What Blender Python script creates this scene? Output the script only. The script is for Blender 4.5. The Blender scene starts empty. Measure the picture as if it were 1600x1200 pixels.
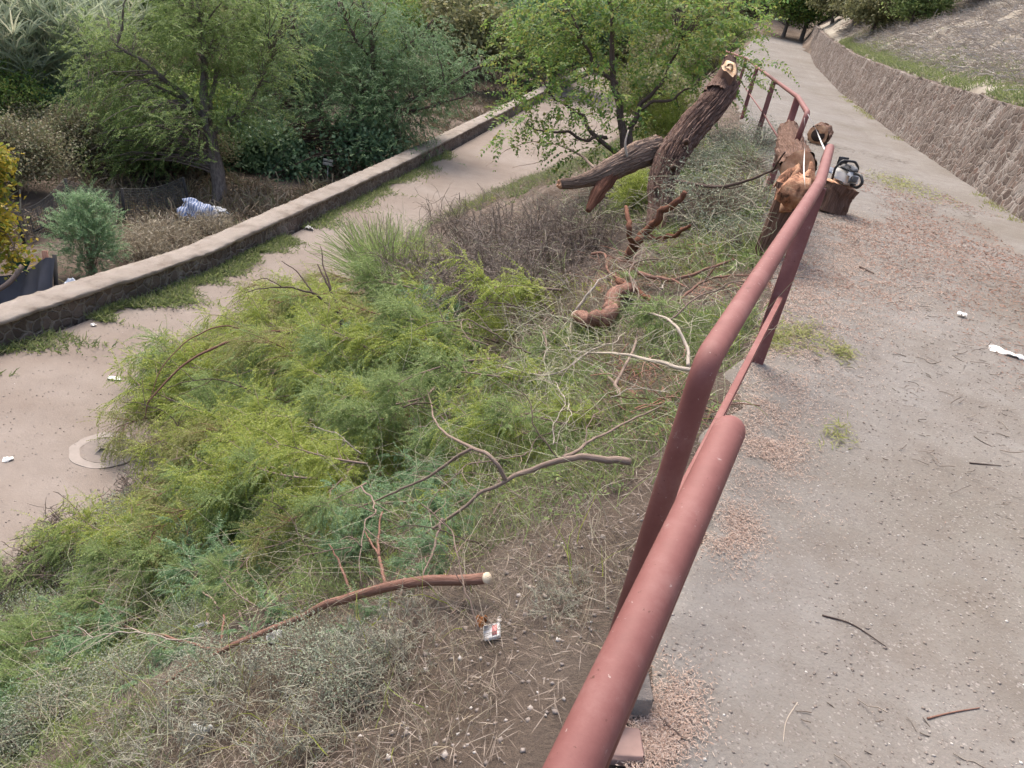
import bpy, math, random
import numpy as np
from mathutils import Vector
rng = np.random.default_rng(11); random.seed(11)
S = bpy.context.scene; COL = S.collection

# ------------------------------------------------------------ camera, sky, sun, exposure
F, PITCH, ROLL, CAM_H = 1200.0, math.radians(28), math.radians(10.8), 1.7
fw = np.array([0, math.cos(PITCH), -math.sin(PITCH)]); u0 = np.array([0, math.sin(PITCH), math.cos(PITCH)]); r0 = np.array([1., 0, 0])
UP = math.cos(ROLL)*u0 - math.sin(ROLL)*r0; RT = math.cos(ROLL)*r0 + math.sin(ROLL)*u0
C0 = np.array([0, 0, CAM_H])
cam = bpy.data.cameras.new('camera'); co = bpy.data.objects.new('camera', cam); COL.objects.link(co)
from mathutils import Matrix
co.matrix_world = Matrix(((RT[0], UP[0], -fw[0], 0), (RT[1], UP[1], -fw[1], 0), (RT[2], UP[2], -fw[2], CAM_H), (0, 0, 0, 1)))
cam.sensor_width = 36; cam.lens = 36*F/1600; cam.clip_start = 0.05; cam.clip_end = 2000
S.camera = co
SUN_EL, SUN_AZ = math.radians(58), math.radians(115)      # azimuth measured from +X anticlockwise
W = bpy.data.worlds.new('World'); S.world = W; W.use_nodes = True
nt = W.node_tree; bg = nt.nodes['Background']; sky = nt.nodes.new('ShaderNodeTexSky')
sky.sky_type = 'NISHITA'; sky.sun_disc = False; sky.sun_elevation = SUN_EL; sky.sun_rotation = math.radians(90) - SUN_AZ
sky.air_density = 1.0; sky.dust_density = 6.0; sky.ozone_density = 0.6
bg.inputs['Strength'].default_value = 0.15; nt.links.new(sky.outputs[0], bg.inputs['Color'])
sl = bpy.data.lights.new('sun', 'SUN'); sl.energy = 1.2; sl.angle = math.radians(30); sl.color = (1, 0.96, 0.9)
so = bpy.data.objects.new('sun', sl); COL.objects.link(so)
so.rotation_euler = Vector((-math.cos(SUN_AZ)*math.cos(SUN_EL), -math.sin(SUN_AZ)*math.cos(SUN_EL), -math.sin(SUN_EL))).to_track_quat('-Z', 'Y').to_euler()
S.view_settings.view_transform = 'Standard'; S.view_settings.look = 'None'; S.view_settings.gamma = 1; S.view_settings.exposure = 1.18

# ------------------------------------------------------------ helpers: noise, geometry, materials
def _h(i, j, s):
    n = (i.astype(np.int64)*374761393 + j.astype(np.int64)*668265263 + s*974711) & 0xffffffff
    n = ((n ^ (n >> 13))*1274126177) & 0xffffffff
    return ((n ^ (n >> 16)) & 0xffff)/65535.0
def noise(x, y, s=0):
    x = np.asarray(x, float); y = np.asarray(y, float)
    i = np.floor(x); j = np.floor(y); u = x-i; v = y-j; u = u*u*(3-2*u); v = v*v*(3-2*v)
    return (_h(i, j, s)*(1-u)+_h(i+1, j, s)*u)*(1-v)+(_h(i, j+1, s)*(1-u)+_h(i+1, j+1, s)*u)*v
def fbm(x, y, s=0, o=4):
    t = 0; a = .5
    for k in range(o): t = t+a*(noise(x*2**k, y*2**k, s+k)-.5); a *= .5
    return t*2
def sstep(a, b, x):
    t = np.clip((np.asarray(x, float)-a)/(b-a), 0, 1); return t*t*(3-2*t)
def nrm(v): return v/np.maximum(np.linalg.norm(v, axis=-1, keepdims=True), 1e-9)
def spline(pts, n):
    p = np.array(pts, float)
    if len(p) < 3: t = np.linspace(0, 1, n)[:, None]; return p[0]*(1-t)+p[-1]*t
    q = np.vstack([2*p[0]-p[1], p, 2*p[-1]-p[-2]]); out = []
    for t in np.linspace(0, len(p)-1-1e-6, n):
        k = int(t); f = t-k; a, b, c, d = q[k:k+4]
        out.append(.5*((2*b)+(c-a)*f+(2*a-5*b+4*c-d)*f*f+(3*b-a-3*c+d)*f**3))
    return np.array(out)

class Geo:
    def __init__(g): g.v = []; g.q = []; g.t = []; g.a = []; g.n = 0
    def add(g, v, quads=None, tris=None, att=None):
        v = np.asarray(v, float).reshape(-1, 3)
        if quads is not None and len(quads): g.q.append(np.asarray(quads, np.int64).reshape(-1, 4)+g.n)
        if tris is not None and len(tris): g.t.append(np.asarray(tris, np.int64).reshape(-1, 3)+g.n)
        g.v.append(v); g.a.append(np.zeros((len(v), 3)) if att is None else np.asarray(att, float).reshape(-1, 3)); g.n += len(v)
    def box(g, c, s, rot=None, bev=0.0):
        s = np.array(s, float)/2; b = min(bev, s.min()*.9)
        if b <= 0:
            v = np.array([[x, y, z] for x in (-1, 1) for y in (-1, 1) for z in (-1, 1)])*s
            q = [[0, 1, 3, 2], [4, 6, 7, 5], [0, 4, 5, 1], [2, 3, 7, 6], [0, 2, 6, 4], [1, 5, 7, 3]]; t = []
        else:
            v = []; idx = {}
            for x in (-1, 1):
                for y in (-1, 1):
                    for z in (-1, 1):
                        for k in range(3):
                            p = np.array([x, y, z])*(s-b); p[k] = [x, y, z][k]*s[k]; idx[(x, y, z, k)] = len(v); v.append(p)
            q = []; t = []
            for k in range(3):
                i, j = [m for m in range(3) if m != k]
                for sg in (-1, 1):
                    f = []
                    for a, c_ in ((-1, -1), (1, -1), (1, 1), (-1, 1)):
                        e = [0, 0, 0]; e[k] = sg; e[i] = a; e[j] = c_; f.append(idx[(*e, k)])
                    q.append(f)
                for a in (-1, 1):
                    for c_ in (-1, 1):
                        e0 = [0, 0, 0]; e0[i] = a; e0[j] = c_; e1 = list(e0); e0[k] = -1; e1[k] = 1
                        q.append([idx[(*e0, i)], idx[(*e1, i)], idx[(*e1, j)], idx[(*e0, j)]])
            for x in (-1, 1):
                for y in (-1, 1):
                    for z in (-1, 1): t.append([idx[(x, y, z, k)] for k in range(3)])
            v = np.array(v)
        if rot is not None: v = v@np.array(rot).T
        g.add(v+np.array(c), q, t)
        return g
    def tube(g, pts, rad, sides=10, caps=True, bump=None):
        p = np.array(pts, float); n = len(p); rad = np.broadcast_to(np.asarray(rad, float), (n,))
        T = nrm(np.gradient(p, axis=0)); a = np.array([0, 0, 1.]) if abs(T[0][2]) < .9 else np.array([1., 0, 0])
        N = nrm(np.cross(T[0], a)); fr = []
        for k in range(n):
            N = nrm(N-T[k]*(N@T[k])); fr.append((N, np.cross(T[k], N)))
        L = np.concatenate([[0], np.cumsum(np.linalg.norm(np.diff(p, axis=0), axis=1))])
        th = np.linspace(0, 2*math.pi, sides, endpoint=False)
        V = np.zeros((n, sides, 3)); A = np.zeros((n, sides, 3))
        for k in range(n):
            r = rad[k]*(np.ones(sides) if bump is None else bump(th, L[k]))
            V[k] = p[k]+r[:, None]*(np.cos(th)[:, None]*fr[k][0]+np.sin(th)[:, None]*fr[k][1])
            A[k] = np.stack([np.cos(th), np.sin(th), np.full(sides, L[k])], 1)
        i = np.arange(n-1)[:, None]*sides; j = np.arange(sides)[None]; j2 = (j+1) % sides
        Q = np.stack([i+j, i+j2, i+sides+j2, i+sides+j], -1).reshape(-1, 4)
        v = V.reshape(-1, 3); at = A.reshape(-1, 3); t = []
        if caps:
            v = np.vstack([v, p[0], p[-1]]); at = np.vstack([at, [0, 0, 0], [0, 0, L[-1]]])
            b = n*sides
            t = [[b, (k+1) % sides, k] for k in range(sides)]+[[b+1, (n-1)*sides+k, (n-1)*sides+(k+1) % sides] for k in range(sides)]
        g.add(v, Q, t, at)
        return g
    def tubes(g, P, R, sides=3):                   # many thin stems at once, P (n,m,3), R (n,m)
        n, m, _ = P.shape; T = nrm(np.gradient(P, axis=1)); a = nrm(rng.normal(size=(n, 1, 3)))
        N = nrm(np.cross(T, np.broadcast_to(a, T.shape))); B = np.cross(T, N)
        th = np.linspace(0, 2*math.pi, sides, endpoint=False)
        V = P[:, :, None]+np.broadcast_to(R, (n, m))[:, :, None, None]*(np.cos(th)[:, None]*N[:, :, None]+np.sin(th)[:, None]*B[:, :, None])
        o = (np.arange(n)*m*sides)[:, None, None]; k = (np.arange(m-1)*sides)[None, :, None]; j = np.arange(sides)[None, None]; j2 = (j+1) % sides
        Q = np.stack([o+k+j, o+k+j2, o+k+sides+j2, o+k+sides+j], -1)
        g.add(V, Q)
        return g
    def ribbons(g, P, Wd, side=None):              # grass blades, P (n,m,3), Wd (n,m) half width
        n, m, _ = P.shape; T = nrm(np.gradient(P, axis=1))
        if side is None: side = rng.normal(size=(n, 1, 3)); side[..., 2] *= .3
        s = nrm(np.cross(T, np.broadcast_to(nrm(side), T.shape)))
        w = np.broadcast_to(Wd, (n, m))[..., None]
        V = np.stack([P-s*w, P+s*w], 2)
        o = (np.arange(n)*m*2)[:, None]; k = (np.arange(m-1)*2)[None]
        g.add(V, np.stack([o+k, o+k+1, o+k+3, o+k+2], -1))
        return g
    def leaves(g, c, d, nr, L, Wd):                # diamond leaves: base c, direction d, normal nr
        d = nrm(d); s = nrm(np.cross(d, nr)); n = len(c)
        L = np.broadcast_to(L, (n,))[:, None]; Wd = np.broadcast_to(Wd, (n,))[:, None]; up = nrm(np.cross(s, d))
        V = np.stack([c, c+d*L*.45+s*Wd+up*Wd*.3, c+d*L, c+d*L*.45-s*Wd+up*Wd*.3], 1)
        g.add(V, np.arange(n*4).reshape(n, 4))
        return g
    def fronds(g, P, pairs, L, Wd, droop=.3):      # pinnate leaflets along each strand P (n,m,3)
        n, m, _ = P.shape; t = np.linspace(.08, .98, pairs)*(m-1); k = np.minimum(t.astype(int), m-2); f = (t-k)[None, :, None]
        c = P[:, k]*(1-f)+P[:, k+1]*f; T = nrm(P[:, k+1]-P[:, k])
        s = nrm(np.cross(T, nrm(rng.normal(size=(n, 1, 3))+np.array([0, 0, 1.5]))))
        for sg in (-1, 1):
            d = T*.6+sg*s*.8+np.array([0, 0, -droop])+rng.normal(size=c.shape)*.15
            ll = np.broadcast_to(L, (n,))[:, None]*(1-.5*np.abs(np.linspace(-.6, 1, pairs)))[None]*rng.uniform(.8, 1.2, (n, pairs))
            cc = c.reshape(-1, 3); dd = d.reshape(-1, 3)
            g.leaves(cc, dd, rng.normal(size=cc.shape)*.4+np.array([0, 0, 1.]), ll.ravel(), ll.ravel()*Wd)
        return g
    def build(g, name, mat, parent=None, smooth=True):
        me = bpy.data.meshes.new(name); v = np.concatenate(g.v).astype(np.float32)
        if parent is not None:
            q_ = parent
            while q_ is not None: v = v-np.array(q_.location, np.float32); q_ = q_.parent
        q = np.concatenate(g.q) if g.q else np.zeros((0, 4), np.int64); t = np.concatenate(g.t) if g.t else np.zeros((0, 3), np.int64)
        me.vertices.add(len(v)); me.vertices.foreach_set('co', v.ravel())
        me.loops.add(q.size+t.size); me.loops.foreach_set('vertex_index', np.concatenate([q.ravel(), t.ravel()]).astype(np.int32))
        me.polygons.add(len(q)+len(t))
        st = np.concatenate([np.arange(len(q))*4, q.size+np.arange(len(t))*3]).astype(np.int32)
        me.polygons.foreach_set('loop_start', st)
        me.polygons.foreach_set('use_smooth', np.full(len(st), smooth))
        at = me.attributes.new('tuv', 'FLOAT_VECTOR', 'POINT'); at.data.foreach_set('vector', np.concatenate(g.a).astype(np.float32).ravel())
        me.update(calc_edges=True); me.validate()
        me.materials.append(mat)
        o = bpy.data.objects.new(name, me); COL.objects.link(o)
        if parent is not None: o.parent = parent
        return o
def tag(o, label=None, cat=None, group=None, kind=None):
    if label: o['label'] = label
    if cat: o['category'] = cat
    if group: o['group'] = group
    if kind: o['kind'] = kind
    return o
def thing(name, label, cat, loc=(0, 0, 0), group=None):
    o = bpy.data.objects.new(name, None); o.empty_display_size = .1; COL.objects.link(o); o.location = [float(a) for a in loc]
    return tag(o, label, cat, group)
def copy_tree(o, parent=None):
    c = o.copy(); COL.objects.link(c)
    if parent is not None: c.parent = parent
    for ch in list(o.children): copy_tree(ch, c)
    return c

def mat(name, build, rough=.8, spec=.3):
    m = bpy.data.materials.new(name); m.use_nodes = True; n = m.node_tree; b = n.nodes['Principled BSDF']
    b.inputs['Roughness'].default_value = rough; b.inputs['Specular IOR Level'].default_value = spec
    build(n, b); return m
def N(n, t, **k):
    x = n.nodes.new(t)
    for a, b in k.items():
        if a.startswith('i_'):
            key = a[2:]; key = int(key) if key.isdigit() else key.replace('_', ' ')
            x.inputs[key].default_value = b
        else: setattr(x, a, b)
    return x
def ramp(n, fac, stops):
    r = n.nodes.new('ShaderNodeValToRGB'); e = r.color_ramp.elements
    while len(e) > 1: e.remove(e[-1])
    e[0].position = stops[0][0]; e[0].color = (*stops[0][1], 1)
    for p, c in stops[1:]: x = e.new(p); x.color = (*c, 1)
    n.links.new(fac, r.inputs[0]); return r.outputs[0]
def coord(n, kind='Object', scale=(1, 1, 1), attr=None):
    mp = n.nodes.new('ShaderNodeMapping'); mp.inputs['Scale'].default_value = scale
    if attr: s = N(n, 'ShaderNodeAttribute', attribute_name=attr).outputs['Vector']
    elif kind == 'Position': s = n.nodes.new('ShaderNodeNewGeometry').outputs['Position']
    else: s = n.nodes.new('ShaderNodeTexCoord').outputs[kind]
    n.links.new(s, mp.inputs[0]); return mp.outputs[0]
def nz(n, vec, scale, detail=6, rough=.6):
    x = N(n, 'ShaderNodeTexNoise'); x.inputs['Scale'].default_value = scale; x.inputs['Detail'].default_value = detail; x.inputs['Roughness'].default_value = rough
    n.links.new(vec, x.inputs['Vector']); return x.outputs[0]
def vor(n, vec, scale, feature='F1', out=0):
    x = N(n, 'ShaderNodeTexVoronoi', feature=feature); x.inputs['Scale'].default_value = scale
    n.links.new(vec, x.inputs['Vector']); return x.outputs[out]
def mixc(n, fac, a, b, mode='MIX'):
    x = N(n, 'ShaderNodeMix', data_type='RGBA', blend_type=mode)
    for sck, val in ((x.inputs[0], fac), (x.inputs[6], a), (x.inputs[7], b)):
        if isinstance(val, (int, float)): sck.default_value = val
        elif isinstance(val, tuple): sck.default_value = (*val, 1)
        else: n.links.new(val, sck)
    return x.outputs[2]
def mth(n, op, a, b=0.):
    x = N(n, 'ShaderNodeMath', operation=op)
    for k, val in enumerate((a, b)):
        if isinstance(val, (int, float)): x.inputs[k].default_value = val
        else: n.links.new(val, x.inputs[k])
    return x.outputs[0]
def bump(n, b, h, strength=.5, dist=.02):
    x = N(n, 'ShaderNodeBump'); x.inputs['Strength'].default_value = strength; x.inputs['Distance'].default_value = dist
    n.links.new(h, x.inputs['Height']); n.links.new(x.outputs[0], b.inputs['Normal'])
def leafmat(name, cols, trans=.3, rough=.55):
    def f(n, b):
        r = N(n, 'ShaderNodeNewGeometry').outputs['Random Per Island']
        k = len(cols); c = ramp(n, r, [(i/max(k-1, 1), cols[i]) for i in range(k)])
        n.links.new(c, b.inputs['Base Color'])
        t = N(n, 'ShaderNodeBsdfTranslucent'); n.links.new(c, t.inputs[0])
        mx = N(n, 'ShaderNodeMixShader'); mx.inputs[0].default_value = trans
        n.links.new(b.outputs[0], mx.inputs[1]); n.links.new(t.outputs[0], mx.inputs[2])
        n.links.new(mx.outputs[0], n.nodes['Material Output'].inputs[0])
    return mat(name, f, rough, .25)
def barkmat(name, c1, c2, c3=None, sc=(9, 9, 2.2), st=.8):
    def f(n, b):
        v = coord(n, attr='tuv', scale=sc); h = nz(n, v, 1.6, 8, .65)
        c = ramp(n, h, [(.3, c1), (.5, c2), (.72, c3 or c2)]); n.links.new(c, b.inputs['Base Color']); bump(n, b, h, st, .03)
    return mat(name, f, .9, .15)
def flat(name, c, rough=.7, var=.25, scale=12, spec=.3, metallic=0):
    def f(n, b):
        h = nz(n, coord(n, 'Position'), scale, 5)
        n.links.new(mixc(n, h, tuple(x*(1-var) for x in c), tuple(min(1, x*(1+var)) for x in c)), b.inputs['Base Color']); b.inputs['Metallic'].default_value = metallic
    return mat(name, f, rough, spec)

# ------------------------------------------------------------ the lie of the land
def lin(y, pts):
    p = np.array(pts, float); y = np.asarray(y, float)
    r = np.interp(y, p[:, 0], p[:, 1])
    lo = p[0, 1]+(y-p[0, 0])*(p[1, 1]-p[0, 1])/(p[1, 0]-p[0, 0]); hi = p[-1, 1]+(y-p[-1, 0])*(p[-1, 1]-p[-2, 1])/(p[-1, 0]-p[-2, 0])
    return np.where(y < p[0, 0], lo, np.where(y > p[-1, 0], hi, r))
def zpath(y): return lin(y, [(-30, .0), (0, 0), (20, -.36), (32, -.36), (60, .35), (80, 1.0)])
def xrail(y): return lin(y, [(0, -.17), (1.6, .43), (4.15, 1.38), (5.9, 1.95), (8.2, 2.33), (9.9, 2.7), (14.2, 3.4), (18.7, 4.0), (22.7, 4.6), (43, 8.3), (70, 14.5)])
def xedge(y): return xrail(y)-.13
def xwallr(y): return lin(y, [(0, 4.55), (10.9, 6.45), (20.5, 8.2), (43, 12.0), (70, 18.0)])
def xfoot(y): return lin(y, [(0, -4.6), (5, -4.15), (7, -3.75), (12, -3.4), (16, -3.2), (20, -2.3), (25, -.7), (30, 1.2), (60, 8)])
def xwalll(y): return lin(y, [(5, -8.25), (8.92, -7.0), (12.61, -5.79), (21.5, -4.28), (32.8, -2.65)])
ZR = -4.0
def height(x, y, rough=True):
    x = np.asarray(x, float); y = np.asarray(y, float)
    xe = xedge(y); xf = xfoot(y); xl = xwalll(y); xr = xwallr(y); zp = zpath(y)
    t = np.clip((xe-x)/(xe-xf), 0, 1); pr = .7*t+.3*t*t*(3-2*t)
    z = np.where(x > xe, zp-.035, zp-.035+(ZR-.03-zp)*pr)
    b = np.sin(np.pi*np.clip(t, 0, 1))**.6
    if rough: z = z+b*(fbm(x*1.3, y*1.3, 3)*.22+fbm(x*5, y*5, 9, 3)*.09+fbm(x*19, y*19, 13, 3)*.035*(y < 8))
    v = xl-x                                        # beyond the low wall
    val = -4.75+sstep(9, 26, v)*1.6+sstep(22, 75, v)*15
    if rough: val = val+fbm(x*.25, y*.25, 5)*.5*sstep(1, 6, v)+fbm(x*1.5, y*1.5, 6, 3)*.12*sstep(.6, 2, v)
    z = z+(val-z)*sstep(-.1, .15, v)
    w = x-xr                                        # above the retaining wall
    hil = zp+1.40+np.clip(w-.4, 0, 40)*.52+sstep(.4, 3, w)*.25
    if rough: hil = hil+(fbm(x*.6, y*.6, 21)*.5+fbm(x*2.2, y*2.2, 22)*.2)*sstep(.4, 1.5, w)
    z = z+(hil-z)*sstep(.18, .42, w)
    far = sstep(62, 150, y+np.abs(x)*.0)*30
    return z+far
def ray(px, py): return fw+RT*((px-800)/F)+UP*((600-py)/F)
def ond(px, py, d): return C0+ray(px, py)*d
def hit(px, py, dz=0., dmax=140):
    d = ray(px, py); t = np.concatenate([np.arange(.4, 12, .01), np.arange(12, dmax, .05)]); p = C0+d*t[:, None]
    k = np.argmax(p[:, 2] < height(p[:, 0], p[:, 1])+dz)
    return p[k]
def depth(p): return float((np.asarray(p)-C0)@fw)
def onground(p, dz=0.): return np.array([p[0], p[1], float(height(p[0], p[1]))+dz])
def proj(p):
    q = np.asarray(p)-C0; d = q@fw
    return 800+F*(q@RT)/d, 600-F*(q@UP)/d, d

# ------------------------------------------------------------ materials
def f_path(n, b):
    v = coord(n, 'Position'); big = nz(n, v, .55, 5); mid = nz(n, v, 5, 6, .7); fine = nz(n, v, 60, 4, .7)
    c = ramp(n, big, [(.3, (.162, .148, .124)), (.46, (.205, .192, .173)), (.7, (.25, .24, .226))])
    c = mixc(n, mth(n, 'MULTIPLY', mth(n, 'SUBTRACT', mid, .35), 1.5), c, (.115, .09, .072))
    pt = nz(n, coord(n, 'Position', (1, .6, 1)), 1.3, 8, .7); c = mixc(n, mth(n, 'MULTIPLY', mth(n, 'MAXIMUM', mth(n, 'SUBTRACT', pt, .5), 0), 2.4), c, (.12, .1, .078))
    c = mixc(n, mth(n, 'MULTIPLY', fine, .45), c, (.15, .13, .115))
    wv = N(n, 'ShaderNodeVectorMath', operation='MULTIPLY_ADD'); dn = N(n, 'ShaderNodeTexNoise'); dn.inputs['Scale'].default_value = 90; n.links.new(v, dn.inputs['Vector'])
    n.links.new(dn.outputs['Color'], wv.inputs[0]); wv.inputs[1].default_value = (.012, .012, .012); n.links.new(v, wv.inputs[2]); vv = wv.outputs[0]
    d = vor(n, vv, 95); cell = vor(n, vv, 95, 'F1', 1)
    sep = n.nodes.new('ShaderNodeSeparateColor'); n.links.new(cell, sep.inputs[0])
    pick = mth(n, 'MULTIPLY', mth(n, 'LESS_THAN', d, mth(n, 'MULTIPLY', sep.outputs[2], .55)), mth(n, 'GREATER_THAN', sep.outputs[0], .45))
    c = mixc(n, mth(n, 'MULTIPLY', pick, .6), c, mixc(n, sep.outputs[1], (.19, .165, .15), (.34, .312, .285)))
    pk2 = mth(n, 'MULTIPLY', mth(n, 'LESS_THAN', d, .35), mth(n, 'LESS_THAN', sep.outputs[0], .2))
    c = mixc(n, mth(n, 'MULTIPLY', pk2, .5), c, (.1, .085, .075))
    n.links.new(c, b.inputs['Base Color']); bump(n, b, mth(n, 'ADD', mth(n, 'MULTIPLY', pick, .5), fine), .7, .008)
M_path = mat('path_gravel', f_path, .92, .2)
def f_road(n, b):
    v = coord(n, 'Position'); big = nz(n, v, .5, 5); mid = nz(n, v, 2.6, 9, .75); fine = nz(n, v, 45, 4, .8)
    c = ramp(n, big, [(.3, (.135, .102, .08)), (.48, (.178, .146, .122)), (.7, (.215, .185, .162))])
    c = mixc(n, mth(n, 'MULTIPLY', mth(n, 'SUBTRACT', mid, .4), 1.2), c, (.1, .074, .058))
    c = mixc(n, mth(n, 'MULTIPLY', fine, .3), c, (.38, .33, .295))
    n.links.new(c, b.inputs['Base Color']); bump(n, b, mth(n, 'ADD', mid, fine), .5, .01)
M_road = mat('road_dust', f_road, .95, .15)
def f_soil(n, b):
    v = coord(n, 'Position'); big = nz(n, v, .8, 5); mid = nz(n, v, 6, 8, .75); fine = nz(n, v, 50, 5, .8)
    c = ramp(n, big, [(.32, (.06, .045, .036)), (.5, (.125, .1, .083)), (.68, (.21, .178, .152))])
    c = mixc(n, mid, mixc(n, .5, c, (.05, .036, .028)), c); c = mixc(n, mth(n, 'MULTIPLY', fine, .45), c, (.26, .2, .155))
    n.links.new(c, b.inputs['Base Color']); bump(n, b, mth(n, 'ADD', mid, mth(n, 'MULTIPLY', fine, .5)), 1, .05)
M_soil = mat('soil', f_soil, .95, .1)
def stonemat(name, sc, cols, mortar, mw=.06, bs=.9):
    def f(n, b):
        v0 = coord(n, 'Position'); dn = N(n, 'ShaderNodeTexNoise'); dn.inputs['Scale'].default_value = 5; n.links.new(v0, dn.inputs['Vector'])
        vv = N(n, 'ShaderNodeVectorMath', operation='MULTIPLY_ADD'); n.links.new(dn.outputs['Color'], vv.inputs[0]); vv.inputs[1].default_value = (.12, .12, .12); n.links.new(v0, vv.inputs[2]); v = vv.outputs[0]
        e = vor(n, v, sc, 'DISTANCE_TO_EDGE'); cell = vor(n, v, sc, 'F1', 1); sep = n.nodes.new('ShaderNodeSeparateColor'); n.links.new(cell, sep.inputs[0])
        c = ramp(n, sep.outputs[0], [(i/(len(cols)-1), x) for i, x in enumerate(cols)])
        fine = nz(n, v0, 30, 6, .75); st = nz(n, coord(n, 'Position', (1.6, 1.6, 1.0)), 1.1, 7, .75)
        c = mixc(n, mth(n, 'MULTIPLY', fine, .6), c, tuple(x*.45 for x in cols[0]))
        c = mixc(n, mth(n, 'MULTIPLY', mth(n, 'LESS_THAN', e, mw), mth(n, 'GREATER_THAN', fine, .42)), c, mortar)
        c = mixc(n, mth(n, 'MULTIPLY', mth(n, 'SUBTRACT', st, .4), 2.2), c, (.085, .062, .05)); c = mixc(n, mth(n, 'MULTIPLY', mth(n, 'LESS_THAN', st, .42), .45), c, (.34, .31, .28))
        n.links.new(c, b.inputs['Base Color']); bump(n, b, mth(n, 'ADD', mth(n, 'MINIMUM', mth(n, 'MULTIPLY', e, 4), .6), mth(n, 'MULTIPLY', fine, .8)), bs, .05)
    return mat(name, f, .92, .15)
M_rwall = stonemat('rubble_stone', 6.5, [(.15, .112, .092), (.25, .2, .172), (.125, .092, .078), (.3, .262, .232), (.2, .128, .102)], (.285, .25, .22), .06, .7)
M_pwall = stonemat('parapet_stone', 6.5, [(.17, .132, .112), (.28, .22, .19), (.13, .1, .085), (.24, .205, .178)], (.27, .235, .205), .08)
def f_coping(n, b):
    v = coord(n, 'Position'); a = nz(n, v, 2, 6, .7); fine = nz(n, v, 40, 4, .8)
    c = ramp(n, a, [(.32, (.14, .113, .09)), (.46, (.25, .217, .187)), (.7, (.33, .298, .265))]); c = mixc(n, mth(n, 'MULTIPLY', fine, .5), c, (.2, .165, .14))
    n.links.new(c, b.inputs['Base Color']); bump(n, b, mth(n, 'ADD', a, fine), .6, .02)
M_coping = mat('coping_concrete', f_coping, .93, .15)
def f_paint(n, b):
    v = coord(n, 'Position'); a = nz(n, v, 7, 9, .75); s = nz(n, v, 70, 3, .6)
    c = ramp(n, a, [(.3, (.165, .062, .055)), (.5, (.205, .083, .074)), (.7, (.25, .125, .113))])
    ch = nz(n, v, 24, 6, .75); c = mixc(n, mth(n, 'MULTIPLY', mth(n, 'GREATER_THAN', ch, .64), .6), c, (.3, .2, .18)); c = mixc(n, mth(n, 'MULTIPLY', mth(n, 'LESS_THAN', ch, .345), .8), c, (.085, .035, .022))
    c = mixc(n, mth(n, 'MULTIPLY', mth(n, 'GREATER_THAN', s, .7), .6), c, (.4, .32, .29))
    c = mixc(n, mth(n, 'MULTIPLY', mth(n, 'LESS_THAN', s, .27), .7), c, (.1, .04, .03))
    n.links.new(c, b.inputs['Base Color']); n.links.new(mth(n, 'ADD', mth(n, 'MULTIPLY', a, .3), .5), b.inputs['Roughness']); bump(n, b, mth(n, 'ADD', a, mth(n, 'MULTIPLY', s, .2)), .25, .004)
M_paint = mat('red_oxide_paint', f_paint, .5, .3)
M_bark = barkmat('rough_bark', (.06, .036, .027), (.175, .108, .083), (.4, .29, .235), (17, 17, 4), 1)
M_barkred = barkmat('red_bark', (.075, .042, .03), (.19, .11, .08), (.36, .25, .19), (16, 16, 4), 1)
M_stick = barkmat('stick_bark', (.13, .09, .07), (.24, .18, .145), (.36, .29, .24), (3, 3, 9), .4)
M_stickred = barkmat('red_stick_bark', (.12, .06, .042), (.22, .12, .09), (.32, .2, .155), (3, 3, 9), .4)
M_torn = barkmat('torn_red_wood', (.09, .045, .03), (.22, .1, .065), (.36, .19, .125), (9, 9, 4), .8)
M_barktan = barkmat('tan_bark', (.12, .08, .058), (.27, .19, .145), (.46, .36, .285), (14, 14, 4), .9)
M_stickpale = barkmat('pale_stick', (.28, .23, .19), (.42, .36, .3), (.52, .46, .39), (3, 3, 9), .4)
M_stickdark = barkmat('dark_twig', (.05, .035, .03), (.1, .07, .06), (.17, .13, .11), (3, 3, 9), .4)
M_greybark = barkmat('grey_bark', (.075, .062, .055), (.14, .115, .1), (.22, .19, .165), (2, 2, 5), .5)
def f_cut(n, b):
    v = coord(n, 'Position'); a = nz(n, v, 14, 6, .7); n.links.new(ramp(n, a, [(.3, (.33, .14, .075)), (.55, (.56, .33, .2)), (.75, (.68, .5, .34))]), b.inputs['Base Color']); bump(n, b, a, .6, .01)
M_cut = mat('cut_wood', f_cut, .8, .2)
M_cutpale = flat('pale_cut_wood', (.66, .56, .42), .8, .2, 25)
def f_heart(n, b):
    v = coord(n, 'Position'); a = nz(n, v, 9, 6, .7); n.links.new(ramp(n, a, [(.34, (.08, .045, .03)), (.45, (.32, .155, .092)), (.66, (.52, .32, .2))]), b.inputs['Base Color']); bump(n, b, a, .9, .03)
M_heart = mat('heart_wood', f_heart, .85, .15)
def f_cut2(n, b):
    v = coord(n, 'Position'); a = nz(n, v, 7, 6, .7); n.links.new(ramp(n, a, [(.36, (.42, .17, .08)), (.5, (.6, .42, .26)), (.7, (.7, .58, .42))]), b.inputs['Base Color']); bump(n, b, nz(n, v, 40, 4, .7), .6, .01)
M_cutpale2 = mat('fresh_saw_face', f_cut2, .8, .15)
M_rot = flat('rotten_wood', (.045, .03, .024), .95, .5, 18)

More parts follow.
